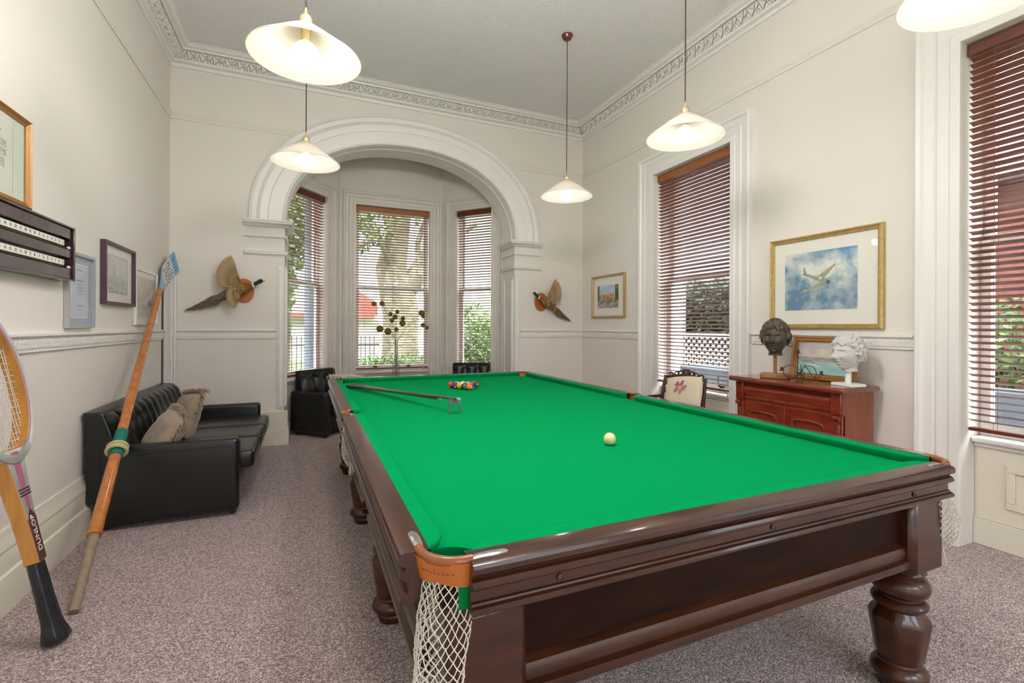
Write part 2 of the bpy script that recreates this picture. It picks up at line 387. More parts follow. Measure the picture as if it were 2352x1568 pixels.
# arch casing (swept band), imposts and pilaster strips
f = MB(); pf = [(-.02,-.005),(-.02,.045),(0,.062),(.03,.066),(.055,.052),(.06,.040),(.20,.046),(.30,.056),(.45,.058),(.49,.040),(.53,.044),(.68,.052),(.72,.066),(.78,.050),(.80,.040),(.93,.042),(.96,.066),(1.0,.060),(1.0,0)]
def arch_pt(u, v):
    t = pi*u; i = v*(len(pf)-1); i = int(round(i)); w, pr_ = pf[i]; x, z = arc(t, w); return (x, YB-pr_, z)
f.grid(arch_pt, 96, len(pf)-1); struct(f.build('trim_8', M['trim'], ang=25))
f = MB()
def soffit(u, v):
    x, z = arc(pi*u, -.001); return (x, YB-.02+(YA+.03-(YB-.02))*v, z)
f.grid(soffit, 96, 4)
def bead(u, v):
    x, z = arc(pi*u, 0, -.012*sin(pi*v)); return (x, YB+.10+.05*v, z)
f.grid(bead, 96, 6)
def back(u, v):
    x, z = arc(pi*u, .42*v); return (x, YA+.012, z)
f.grid(back, 96, 2); struct(f.build('trim_9', M['trim']))
f = MB()
imp = [(0,0),(.035,0),(.045,.012),(.030,.02),(.018,.03),(.012,.045)]
f = MB()
for side in (0, 1):
    if side == 0: path = [(JL,YA+.02),(JL,YB),(-.66,YB)]
    else: path = [(3.16,YB),(JR,YB),(JR,YA+.02)]
    f.sweep(path, [(0,.0),(.035,.0),(.055,.022),(.085,.034),(.085,.052),(.098,.056),(.098,.075),(0,.078)], False, 2.555)
    f.sweep(path, [(0,0),(.018,0),(.030,.012),(.030,.022),(0,.026)], False, 2.43)
    f.sweep(path, [(0,0),(.012,0),(.022,.012),(.036,.02),(.036,.036),(.045,.04),(.045,.05),(0,.055)], False, 2.22)
struct(f.build('trim_10', M['trim']))
f = MB()
f.box(JL-.075, YB-.018, .43, JL-.005, YB, 2.10); f.box(JL-.055, YB-.030, .45, JL-.018, YB, 2.07)
f.box(JR+.005, YB-.018, .43, JR+.075, YB, 2.10); f.box(JR+.018, YB-.030, .45, JR+.055, YB, 2.07)
f.box(JL, YB+.02, .43, JL+.018, YB+.09, 2.10); f.box(JR-.018, YB+.02, .43, JR, YB+.09, 2.10); f.box(JR-.018, YB+.33, .43, JR, YB+.40, 2.10); f.box(JL, YB+.33, .43, JL+.018, YB+.40, 2.10)
f.box(JR-.03, YB+.035, .45, JR, YB+.07, 2.07); f.box(JL, YB+.035, .45, JL+.03, YB+.07, 2.07)
struct(f.build('trim_11', M['trim'], bevel=.006))
# doorway boarding beside the back left corner
d = thing('cupboard_door', 'low white boarded cupboard door in the corner behind the black sofa', 'door', (XL, 6.0, 0))
f = MB(); f.box(XL+.002, 5.985, .02, XL+.03, 6.15, 1.93); f.build('door_panel', M['trim'], d, True, bevel=.004)
f = MB(); f.box(XL+.002, 6.165, 0, XL+.05, YB-.002, 1.96); f.box(XL+.05, 6.20, 0, XL+.07, YB-.002, 1.96); f.build('door_frame', M['trim'], d, True, bevel=.006)
f = MB(); f.box(XL+.001, 5.955, 0, XL+.012, 5.985, 1.93); f.build('gap_shade', M['darkwood'], d, True)  # dark strip coloured in for the shade in the gap beside the door

# ------------------------------------------------------------------ windows and blinds
def casing(f, s0, s1, zt, w, prof_depth, top=True, side=(1,1)):
    """architrave in local coords: X along, -Y into room"""
    pf = [(0,.0),(0,.022),(.01,.030),(.22,.030),(.26,.024),(.50,.030),(.56,.020),(.60,.028),(.80,.034),(.86,.052),(.96,.058),(1,.050),(1,0)]
    for i in range(len(pf)-1):
        (a, pa), (b, pb) = pf[i], pf[i+1]
        a *= w; b *= w
        L0 = [(s0-a,-pa,0),(s0-a,-pa,zt+a),(s1+a,-pa,zt+a),(s1+a,-pa,0)]
        L1 = [(s0-b,-pb,0),(s0-b,-pb,zt+b),(s1+b,-pb,zt+b),(s1+b,-pb,0)]
        f.add(L0+L1, [(0,1,5,4),(1,2,6,5),(2,3,7,6)])
def make_window(idx, X, s0, s1, depth, cw, m, zs=.70, panel=True):
    w = bpy.data.objects.new('window_%d' % idx, None); COL.objects.link(w); w['kind'] = 'structure'
    w.matrix_world = X; MW[w] = Matrix.Identity(4)
    f = MB(); casing(f, s0, s1, ZH, cw, .05); f.build('casing', m, w, ang=25)
    yd = depth
    f = MB(); f.box(s0-.0, yd-.03, 0, s1, yd, zs-.04)
    if panel:
        a, b = s0+.16, s1-.16
        for (x0,z0,x1,z1) in ((a,.27,b,.31),(a,.50,b,.54),(a,.31,a+.04,.50),(b-.04,.31,b,.50)): f.box(x0, yd-.045, z0, x1, yd-.03, z1)
        f.box(s0, yd-.048, 0, s1, yd-.03, .17); f.box(s0, yd-.042, .17, s1, yd-.03, .185)
    f.build('apron', M['cream'], w, bevel=.004)
    f = MB(); f.box(s0-.0, yd-.085, zs-.035, s1+.0, yd+.06, zs); f.box(s0, yd-.055, zs-.065, s1, yd, zs-.035); f.build('window_sill', m, w, bevel=.014, seg=3)
    ym = yd+.03; zm = 1.99; t = .055
    for nm, z0, z1, y in (('lower_sash', zs, zm+.02, ym), ('upper_sash', zm-.02, ZH, ym+.045)):
        f = MB(); f.box(s0, y, z0, s0+t, y+.04, z1); f.box(s1-t, y, z0, s1, y+.04, z1)
        f.box(s0+t, y, z0, s1-t, y+.04, z0+(.09 if nm[0] == 'l' else .045)); f.box(s0+t, y, z1-.045, s1-t, y+.04, z1)
        sa = f.build(nm, M['trim'], w, bevel=.003)
        g = MB(); g.box(s0+t, y+.018, z0+.04, s1-t, y+.021, z1-.04); g.build('glass', M['glass'], sa, smooth=False)
        if nm[0] == 'l':
            for q in ((.27, .73) if s1-s0 > .8 else (.5,)):
                c = s0+(s1-s0)*q; l = MB(); l.lathe([(.012,0),(.012,.012),(.03,.02),(.034,.032),(.02,.045),(.004,.05)], 12, (c, y-.02, z0+.05)); l.box(c-.03, y-.012, z0+.055, c+.03, y, z0+.067); l.build('sash_lift', M['latch'], sa)
    return w
def make_blind(label, X, s0, s1, yb, zb, mhead, tassel=1, tl=-10):
    t = thing('window_blind', label, 'blind', group=None)
    t.matrix_world = X @ Matrix.Translation((0, 0, 0)); MW[t] = Matrix.Identity(4)
    g = .012; a, b = s0+g, s1-g; zt = ZH-.01
    f = MB(); f.box(a-.004, yb-.036, zt-.075, b+.004, yb+.03, zt); f.build('headrail', mhead, t, bevel=.004)
    f = MB(); sp = .0415; z = zt-.095; tilt = radians(tl)
    while z > zb+.05:
        dz = .025*sin(tilt); dy = .025*cos(tilt); th = .0014
        n = len(f.v)
        P = []
        for (yy, zz) in ((-dy, -dz), (0, .0022), (dy, dz)): P += [(a, yb+yy, z+zz-th), (b, yb+yy, z+zz-th), (b, yb+yy, z+zz+th), (a, yb+yy, z+zz+th)]
        fs = []
        for k in (0, 4): fs += [(k, k+1, k+5, k+4), (k+3, k+7, k+6, k+2), (k, k+4, k+7, k+3), (k+1, k+2, k+6, k+5)]
        fs += [(0,3,2,1), (8,9,10,11)]
        f.add(P, fs); z -= sp
    f.build('slats', M['blind'], t, smooth=False)
    f = MB(); f.box(a, yb-.026, zb, b, yb+.026, zb+.022); f.build('bottom_rail', mhead if mhead is not M['blindhead'] else M['blind'], t, bevel=.005)
    f = MB()
    L = b-a; ss = (.11, .5, .89) if L > .8 else (.16, .84)
    for q in ss:
        x = a+L*q
        for dy in (-.027, .027): f.tube([(x, yb+dy, zb), (x, yb+dy, zt-.07)], .0011, 4)
    x = a+L*(.93 if tassel > 0 else .07)
    for dx in (0, .012): f.tube([(x+dx, yb-.034, zb+.02), (x+dx, yb-.034, zt-.05)], .0013, 4)
    f.build('cords', M['cord'], t)
    f = MB()
    for dx in (0, .016): f.lathe([(.003,.03),(.007,.02),(.010,0),(.008,-.006),(.002,-.008)], 8, (x+dx, yb-.036, zb-.01-dx*2))
    f.build('cord_pull', M['brass'], t)
    return t
lab = {0: 'dark brown wooden venetian blind in the left angled bay window beside the black armchair', 1: 'wooden venetian blind with tan headrail in the wide middle bay window', 2: 'dark brown venetian blind in the narrow right bay window behind the low black chair back'}
for k, (X, s0, s1) in enumerate(BW):
    make_window(k+1, X, s0, s1, .09, .19 if k == 1 else .165, M['baytrim'], panel=False)
    make_blind(lab[k], X, s0, s1, .045, .735, M['blindhead'] if k == 1 else M['blindhead2'], 1)
for k, (a, b) in enumerate(RW):
    # local X runs towards -y so that outward is +x
    X = Matrix(((0,1,0,XR),(-1,0,0,b),(0,0,1,0),(0,0,0,1)))
    make_window(4+k, X, 0, b-a, .19, .24, M['trim'])
    if k < 2: make_blind(('reddish wooden venetian blind in the tall right wall window behind the carved chair', 'large reddish wooden venetian blind in the nearest right window, cut by the photo edge')[k], X, 0, b-a, .075, .745, M['blindhead'] if k == 0 else M['blindhead2'], 1, -18)
# ------------------------------------------------------------------ snooker table
TX0, TX1, TY0, TY1, ZT, ZB = .19, 2.33, .955, 4.93, .893, .857
XM = (TX0+TX1)/2; YM = (TY0+TY1)/2
T = thing('snooker_table', 'full-size snooker table with green cloth, dark mahogany frame and turned legs', 'table', (XM, YM, 0))
RI, CN = .070, .116          # wood width, wood + cushion width
def bed_outline(ins):
    x0, x1, y0, y1 = TX0+ins, TX1-ins, TY0+ins, TY1-ins; P = []
    def scallop(c, r, pa, pb):               # arc about c from point pa to pb, bulging to the table middle
        a = atan2(pa[1]-c[1], pa[0]-c[0]); b = atan2(pb[1]-c[1], pb[0]-c[0]); m = atan2((TY0+TY1)/2-c[1], (TX0+TX1)/2-c[0])
        def un(t, ref):
            while t-ref > pi: t -= 2*pi
            while t-ref < -pi: t += 2*pi
            return t
        a, b = un(a, m), un(b, m)
        return [(c[0]+r*cos(a+(b-a)*i/16), c[1]+r*sin(a+(b-a)*i/16)) for i in range(17)]
    r = .072; k = .118; h = sqrt(r*r-(k-ins)**2); rm = .050; km = .050; hm = sqrt(rm*rm-(km-ins)**2)
    X0, X1, Y0, Y1 = TX0+k, TX1-k, TY0+k-.008, TY1-k+.008; h2 = sqrt(r*r-(k-.008-ins)**2)
    P += scallop((X0,Y0), r, (x0,Y0+h), (X0+h2,y0)); P += scallop((X1,Y0), r, (X1-h2,y0), (x1,Y0+h))
    ym = (TY0+TY1)/2
    P += scallop((TX1-km,ym), rm, (x1,ym-hm), (x1,ym+hm)); P += scallop((X1,Y1), r, (x1,Y1-h), (X1-h2,y1)); P += scallop((X0,Y1), r, (X0+h2,y1), (x0,Y1-h))
    P += scallop((TX0+km,ym), rm, (x0,ym+hm), (x0,ym-hm)); return P
f = MB(); f.prism(bed_outline(.065), (1,0,0), (0,1,0), (0,0,ZB), (0,0,-.05))
cloth_bed = f.build('playing_surface', M['cloth'], T, True, ang=50)
def offset_frame(o, e, n):   # e along the rail, n towards the table middle
    return Matrix(((e[0], n[0], 0, o[0]), (e[1], n[1], 0, o[1]), (0,0,1,0), (0,0,0,1)))
def rail(o, e, n, L, m, c0, c1, idx):
    """o outer corner line start; rail wood from 0..L; c0,c1 cushion trim style at either end ('c' corner, 'm' middle)"""
    X = offset_frame(o, e, n)
    prof = [(RI,ZT-.05),(RI,ZT),(.012,ZT),(.004,ZT-.003),(0,ZT-.010),(0,ZT-.022),(.006,ZT-.028),(.016,ZT-.033),(.017,ZT-.037),(.008,ZT-.041),(.003,ZT-.048),(.003,ZT-.054),(.010,ZT-.060),(.018,ZT-.064),
            (.022,ZT-.068),(.022,ZT-.090),(.016,ZT-.092),(.014,ZT-.096),(.006,ZT-.099),(.002,ZT-.104),(.002,ZT-.110),(.008,ZT-.115),(.05,ZT-.115)]
    f = MB(); f.X = X
    f.ring_skin([[(0, a, b) for a, b in prof], [(L, a, b) for a, b in prof]])
    r = f.build('rail', m, T, True, ang=25)
    # cushion with nose profile, cut back towards the pockets
    f = MB(); f.X = X
    st = 40; rings = []
    def face(s):            # nose position across, falls off near pockets
        def fall(d, kind):
            R = .085 if kind == 'c' else .045
            if d >= R: return 0
            k = 1-d/R
            return (.085 if kind == 'c' else .05)*(1-sqrt(max(0, 1-k*k)))
        return max(fall(s-s0, c0), fall(s1-s, c1))
    s0, s1 = (-.0, L+.0)
    for i in range(st+1):
        q = i/st; q = .5-.5*cos(pi*q); s = s0+(s1-s0)*q
        # concentrate samples at both ends
        d = face(s); nx = CN-d
        nx = max(nx, RI+.004)
        rings.append([(s,RI-.001,ZT-.055),(s,RI-.001,ZT-.0005),(s,(RI+nx)/2,ZT+.001),(s,nx-.004,ZT+.0005),(s,nx,ZT-.004),(s,nx,ZT-.010),(s,max(nx-.010,RI),ZT-.024),(s,max(nx-.014,RI),ZT-.038)])
    f.ring_skin(rings); f.build('cushion', M['cloth'], T, True, ang=50)
    g = MB(); g.X = X; g.tube([(s0+.03+(s1-s0-.06)*i/20, CN-face(s0+.03+(s1-s0-.06)*i/20)-.008 if True else 0, ZT+.0012) for i in range(21)], .0012, 4)
    # bolt covers on the fascia
    for i in range(3):
        h = MB(); s = .22+(L-.44)*i/2; h.X = X @ Matrix.Translation((s, .021, ZT-.079)) @ Matrix.Rotation(pi/2, 4, 'X'); h.lathe([(.0085,0),(.0085,.0025),(.006,.003),(.006,.0015),(.002,.0015)], 14)
        h.build('bolt_cover', M['latch'], T, True)
CO, CS, MI = .138, .112, .055
W = TX1-TX0; HL = (TY1-TY0)/2
rail((TX0+CO,TY0), (1,0), (0,1), W-2*CO, M['maho'], 'c','c', 0)
rail((TX1-CO,TY1), (-1,0), (0,-1), W-2*CO, M['maho'], 'c','c', 1)
rail((TX0,TY0+HL-MI), (0,-1), (1,0), HL-MI-CS, M['mahoy'], 'm','c', 2)
rail((TX0,TY1-CS), (0,-1), (1,0), HL-MI-CS, M['mahoy'], 'c','m', 3)
rail((TX1,TY0+CS), (0,1), (-1,0), HL-MI-CS, M['mahoy'], 'c','m', 4)
rail((TX1,TY0+HL+MI), (0,1), (-1,0), HL-MI-CS, M['mahoy'], 'm','c', 5)
# slate edge in dark baize
f = MB(); f.prism(bed_outline(.055), (1,0,0), (0,1,0), (0,0,ZB-.051), (0,0,-.035)); f.build('slate_edge', M['dkcloth'], T, True)
# frame panels and lower moulding
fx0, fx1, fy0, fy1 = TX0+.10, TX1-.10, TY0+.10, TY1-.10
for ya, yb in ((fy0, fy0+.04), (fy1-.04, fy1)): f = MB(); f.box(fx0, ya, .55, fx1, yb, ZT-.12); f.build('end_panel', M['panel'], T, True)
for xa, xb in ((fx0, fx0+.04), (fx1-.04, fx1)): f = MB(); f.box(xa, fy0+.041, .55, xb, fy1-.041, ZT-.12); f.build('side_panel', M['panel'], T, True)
lm = [(-.035,0),(-.04,.012),(-.04,.03),(-.025,.036),(-.028,.06),(-.022,.075),(.0,.088)]
def lowm(p, q, m):
    f = MB(); f.sweep([q, p], [(-a, b) for a, b in lm] + [(-.0,0)], False, .512); f.build('lower_moulding', m, T, True)
ly = [1.105, 2.33, 3.555, 4.78]; lx = (.385, 2.135)
lowm((lx[0]+.09,fy0+.005), (lx[1]-.09,fy0+.005), M['maho']); lowm((lx[1]-.09,fy1-.005), (lx[0]+.09,fy1-.005), M['maho'])
for j in range(3):
    lowm((fx1-.005,ly[j]+.09), (fx1-.005,ly[j+1]-.09), M['mahoy']); lowm((fx0+.005,ly[j+1]-.09), (fx0+.005,ly[j]+.09), M['mahoy'])
def oct_ring(r, z, n=8, k=0.0):
    return [(r*cos(2*pi*(j+.5)/n)/cos(pi/n), r*sin(2*pi*(j+.5)/n)/cos(pi/n), z) for j in range(n)]
first = None
for x in lx:
    for y in ly:
        if first is None:
            f = MB(); f.lathe([(.078,.478),(.085,.468),(.072,.455),(.070,.447),(.084,.440),(.094,.425),(.097,.405),(.092,.388),(.078,.376),(.070,.368),(.070,.360),(.082,.356),(.091,.345),(.091,.335),(.080,.325),(.074,.318)], 40)
            # octagonal shaft with pointed-arch facets
            rings = []
            for z, r, q in ((.318,.074,0),(.306,.080,.3),(.290,.090,.8),(.275,.095,1),(.16,.079,1),(.128,.074,1),(.120,.070,.7),(.112,.066,0)):
                ring = []
                for j in range(40):
                    a = 2*pi*j/40; am = (a+pi/8) % (pi/4)-pi/8
                    ro = r/cos(am); ring.append((cos(a)*(ro*q+r*(1-q)), sin(a)*(ro*q+r*(1-q)), z))
                rings.append(ring)
            f.ring_skin(rings)
            f.lathe([(.070,.118),(.073,.112),(.072,.104),(.078,.100),(.088,.088),(.093,.074),(.092,.060),(.084,.050),(.072,.044),(.066,.038),(.070,.030),(.069,.020),(.064,.012),(.062,0)], 40)
            leg = f.build('leg', M['mahoy'], T); leg.location = (x-XM, y-YM, 0); first = leg
            b = MB(); b.box(-.10,-.10,.478,.10,.10,ZT-.122); k = b.build('leg_block', M['maho'], leg, bevel=.022, seg=1)
            b = MB(); 
            for sx in (-1,1): b.box(sx*.088, -.085, .50, sx*.107, .085, .70)
            blk = k
        else:
            l2 = first.copy(); COL.objects.link(l2); l2.location = (x-XM, y-YM, 0); l2.parent = T
            k2 = blk.copy(); COL.objects.link(k2); k2.parent = l2
# corner bracket triangles under the fascia
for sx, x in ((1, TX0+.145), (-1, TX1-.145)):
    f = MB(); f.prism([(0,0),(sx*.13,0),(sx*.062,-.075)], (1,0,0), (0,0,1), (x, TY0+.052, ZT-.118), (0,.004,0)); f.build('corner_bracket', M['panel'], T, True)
# pockets
def net_bag(f, top, bot, rx0, rx1, n=13, rows=13, sway=(0,0), seed=1, th=.0016):
    rnd = random.Random(seed)
    def P(i, j):
        v = j/rows; a = 2*pi*(i+(.5 if j % 2 else 0))/n
        r = rx0+(rx1-rx0)*min(1, v*1.7); r *= (1-.55*max(0, (v-.72)/.28)**2)
        w = 1+.10*sin(5*v+i*1.3)+rnd.uniform(-.03,.03)
        z = top+(bot-top)*v
        return Vector((cos(a)*r*w+sway[0]*min(1,1.7*v), sin(a)*r*w+sway[1]*min(1,1.7*v), z+rnd.uniform(-.0025,.0025)))
    G = [[P(i, j) for i in range(n)] for j in range(rows+1)]
    for j in range(rows):
        for i in range(n):
            a = G[j][i]
            k = (i+1) % n if j % 2 else i
            for q in ((G[j+1][i], G[j+1][(i+1) % n]) if j % 2 else (G[j+1][i], G[j+1][i-1])):
                mid = (a+q)/2; out = Vector((mid.x, mid.y, 0)); out = out.normalized()*.0016 if out.length else out
                f.tube([a, mid+out, q], th, 4)
            f.ball(a, th*1.9, 5, 3)
    c = Vector((sway[0], sway[1], bot))
    for i in range(14):
        a = rnd.uniform(0, 2*pi); r = rnd.uniform(0,.014)
        f.tube([c+Vector((cos(a)*r, sin(a)*r, .01)), c+Vector((cos(a)*r*1.2, sin(a)*r*1.2, -.02)), c+Vector((cos(a)*r*1.9, sin(a)*r*1.9, -.045-rnd.uniform(0,.02)))], .0022, 4)
def pocket(cx, cy, ang, corner, seed, sag=(0,0)):
    """local +X points outwards from the table"""
    p = bpy.data.objects.new('pocket', None); COL.objects.link(p); p.parent = T; p.location = (cx-XM, cy-YM, 0); p.rotation_euler = (0,0,ang)
    MW[p] = Matrix.Identity(4)
    R = .088 if corner else .050; a0 = radians(51 if corner else 80)
    def path(r, z, n=22, ext=.0): return [(r*cos(a)+ext, r*sin(a), z) for a in [(-a0+2*a0*i/n) for i in range(n+1)]]
    f = MB(); pt = path(R, ZT-.004); f.tube(pt, [.0115]*len(pt), 12); f.build('leather_roll', M['roll'], p)
    f = MB()
    def lea(u, v):
        a = -a0*1.02+2*a0*1.02*u; r = R+.011-.012*v+.003*sin(u*9); return (r*cos(a), r*sin(a), ZT-.004-(.058 if corner else .05)*v+(.004*sin(pi*u) if v > .9 else 0))
    f.grid(lea, 28, 5)
    def lea2(u, v):
        a = -a0*1.02+2*a0*1.02*u; r = R-.004-.006*v; return (r*cos(a), r*sin(a), ZT-.004-.055*v)
    f.grid(lea2, 28, 3); f.build('leather_cuff', M['leather'] if corner else M['roll'], p)
    f = MB()
    for i in range(9):
        u = .22+.56*i/9; a = -a0+2*a0*u; r = R+.0075; f.tube([(r*cos(a), r*sin(a), ZT-.026-.003*sin(pi*u)), (r*cos(a+.05), r*sin(a+.05), ZT-.027-.003*sin(pi*u))], .0011, 4)
    f.build('stitching', M['textblack'], p)
    for sgn in (-1, 1):
        f = MB(); a = sgn*a0
        e = Vector((R*cos(a), R*sin(a), ZT+.001)); 
        if corner: d = Vector((-1/sqrt(2), sgn/sqrt(2), 0))
        else: d = Vector((-.15, sgn, 0)).normalized()
        L = .085 if corner else .05
        pts = [e-d*.012+Vector((0,0,-.004)), e+d*.012, e+d*(L*.55), e+d*(L*.9), e+d*L]
        f.tube(pts, [.009,.012,.013,.011,.004] if corner else [.008,.010,.013,.010,.003], 10, flat=.35, up=(0,0,1)); f.build('metal_plate', M['chrome'], p)
    f = MB(); net_bag(f, ZT-.055, (.560 if corner else .585), .055 if corner else .040, .058 if corner else .048, 19, 22, sag, seed, .0014); 
    nt_ = f.build('net', M['net'], p); nt_.location = (.030 if corner else .0, 0, 0)
    # dark baize lining behind the net
    f = MB()
    def lin(u, v): a = -a0+2*a0*u; return ((R-.014)*cos(a)-.004, (R-.014)*sin(a), ZT-.05-.062*v)
    if corner:
        for sg in (-1, 1):
            f = MB(); f.grid(lambda u, v: ((R-.002)*cos(sg*a0*(.62+.42*u)), (R-.002)*sin(sg*a0*(.62+.42*u)), ZT-.05-.062*v), 8, 2); f.build('pocket_lining', M['dkcloth'], p)
    return p
q = .137
pocket(TX0+q, TY0+q-.012, radians(225), True, 1, (.045,.0))
pocket(TX1-q, TY0+q-.012, radians(-45), True, 2, (.045,.015))
pocket(TX0+q, TY1-q, radians(135), True, 3)
f = MB(); rn = random.Random(5)      # loose net ends thrown up over the far left corner
for i in range(70):
    x = TX0+.02+.30*i/70; y = TY1-.03+rn.uniform(-.03,.03); z = ZT+.004
    f.tube([(x,y,z-.01),(x+rn.uniform(-.02,.02),y+rn.uniform(-.01,.02),z+rn.uniform(.01,.03)),(x+rn.uniform(-.04,.04),y+rn.uniform(-.02,.03),z+rn.uniform(.0,.045)*(1-.6*i/70))], .0022, 4)
f.build('loose_net_ends', M['net'], T, True)
pocket(TX1-q, TY1-q, radians(45), True, 4)
pocket(TX0+.055, YM, pi, False, 5)
pocket(TX1-.055, YM, 0, False, 6)

# ------------------------------------------------------------------ balls
RB = .0285
BC = {1:(.75,.42,.02),2:(.03,.05,.35),3:(.62,.03,.02),4:(.10,.03,.12),5:(.80,.15,.01),6:(.01,.14,.09),7:(.22,.02,.03),8:(.015,.015,.02)}
def ball(num, x, y, label, rot, group='racked pool balls'):
    f = MB(); f.ball((0,0,0), RB, 40, 28)
    base = BC[(num-1) % 8+1] if num else (.72,.62,.33)
    if num > 8: base = BC[num-8]
    wh = (.78,.74,.62)
    rm = Matrix.Rotation(rot[0], 4, 'X') @ Matrix.Rotation(rot[1], 4, 'Z')
    def colr(p, i):
        if num == 0: return (.76,.66,.36)
        n = Vector(p).normalized()
        if abs(n.x) > cos(radians(21)): return wh
        if num > 8 and abs(n.z) > .56: return wh
        return base
    names = {0:'cue_ball'}
    o = f.build(names.get(num, 'pool_ball'), M['vgloss'], None, colors=colr)
    for e in (1, -1):
        if num:
            label_mesh('number', str(num), .011 if num > 9 else .0135, M['textblack'], o, Matrix.Translation((e*RB*1.004, 0, 0)) @ Matrix.Rotation(e*pi/2, 4, 'Z') @ Matrix.Rotation(pi/2, 4, 'X'), .0002)
    o.rotation_euler = (rot[0], rot[1], rot[2]); o.location = (x, y, ZB+RB)
    tag(o, label, 'ball', group)
    return o
A = Vector((1.275, 3.86)); e1 = Vector((-.45,.893)); e2 = Vector((.548,.836)); sp = RB*2+.0003
order = [[5,6,1,4,3],[12,14,11,10],[8,9,13],[15,2],[7]]
cn = {1:'yellow',2:'blue',3:'red',4:'purple',5:'orange',6:'green',7:'maroon',8:'black',9:'yellow',10:'blue',11:'red',12:'purple',13:'orange',14:'green',15:'maroon'}
pos_note = {5:'at the near corner of the rack',6:'in the front row between the orange and yellow balls',1:'in the middle of the front row of the rack',4:'in the front row between yellow and red balls',3:'at the left end of the front row of the rack'}
for r, row in enumerate(order):
    for k, num in enumerate(row):
        p = A + e2*sp*r + e1*sp*k
        rot = (.3*sin(num), .0, radians(-62)+.25*sin(num*3)) if num in (5,) else (random.uniform(-1.2,1.2), random.uniform(-.9,.9), random.uniform(0,6))
        if num == 6: rot = (0,.45,radians(-75))
        if num == 4: rot = (0,.5,radians(-100))
        lb = ('solid %s pool ball ' if num <= 8 else 'white pool ball with %s stripe ') % cn[num] + (pos_note.get(num) or ['','behind the front row of the rack','in the third row of the triangular rack','in the short fourth row of the rack','at the far corner of the rack'][r])
        ball(num, p.x, p.y, lb, rot)
ball(0, 1.285, 1.83, 'cream cue ball lying alone on the green cloth', (0,0,0), None)

# ------------------------------------------------------------------ spider rest and cues
t = thing('spider_rest', 'grey metal spider rest head standing on the green cloth with cues on it', 'snooker rest', (.852, 2.86, ZB))
cdir = Vector((.515, -1.44, 0)).normalized(); side = Vector((-cdir.y, cdir.x, 0)); side = Vector((.93,.20,0)).normalized()
out = [(-.044,0),(-.037,-.002),(-.033,.004),(-.034,.02),(-.030,.045),(-.018,.060),(0,.066),(.018,.060),(.030,.045),(.034,.02),(.033,.004),(.037,-.002),(.044,0),(.045,.012),(.041,.03),(.037,.055),(.036,.075),(.038,.095),(.036,.100),(.031,.094),(.024,.088),(.014,.086),(.006,.090),(.004,.098),(0,.099),(-.004,.098),(-.006,.090),(-.014,.086),(-.024,.088),(-.031,.094),(-.036,.100),(-.038,.095),(-.036,.075),(-.037,.055),(-.041,.03),(-.045,.012)]
out = [(x, max(z, 0)) for x, z in out]
bm_ = MB()
n_ = Vector((-side.y, side.x, 0))*.006
# build the flat head as a strip between inner arch and outer edge
inner = [(-.033,0),(-.034,.02),(-.030,.045),(-.018,.060),(0,.066),(.018,.060),(.030,.045),(.034,.02),(.033,0)]
outer = [(-.045,0),(-.043,.02),(-.038,.05),(-.040,.098),(0,.086),(.040,.098),(.038,.05),(.043,.02),(.045,0)]
for i in range(len(inner)-1):
    bm_.prism([inner[i], outer[i], outer[i+1], inner[i+1]], side, (0,0,1), Vector((.852,2.86,ZB))-n_/2, n_)
for x in (-.013, .013): bm_.prism([(x-.006,.085),(x-.003,.100),(x+.003,.100),(x+.006,.085)], side, (0,0,1), Vector((.852,2.86,ZB))-n_/2, n_)
bm_.build('rest_head', M['steel'], t, True, smooth=False)
def stick(name, label, cat, a, b, r0, r1, parent=None):
    a, b = Vector(a), Vector(b); d = b-a; L = d.length
    t = thing(name, label, cat, tuple(a))
    pts = lambda u0, u1: [a+d*(u0+(u1-u0)*i/6) for i in range(7)]
    rr = lambda u0, u1: [r0+(r1-r0)*(u0+(u1-u0)*i/6) for i in range(7)]
    f = MB(); f.tube(pts(0,.012), [r0*.75]+rr(0,.012)[1:], 14); f.tube(pts(.012,.20), rr(.012,.20), 14); f.build('butt', M['ebony'], t, True)
    f = MB(); f.tube(pts(.20,.985), rr(.20,.985), 14); f.build('shaft', M['cue'], t, True)
    f = MB(); f.tube(pts(.985,1), rr(.985,1), 12); f.build('tip', M['lblue'], t, True)
    return t
stick('billiard_cue', 'dark billiard cue resting in the spider, its butt on the cloth in front', 'cue', (.335,4.40,ZB+.016), (.866,2.80,ZB+.098), .0155, .0075)
stick('billiard_cue', 'second billiard cue lying behind and under the first one', 'cue', (.375,4.50,ZB+.015), (.80,3.02,ZB+.07), .0150, .0075)
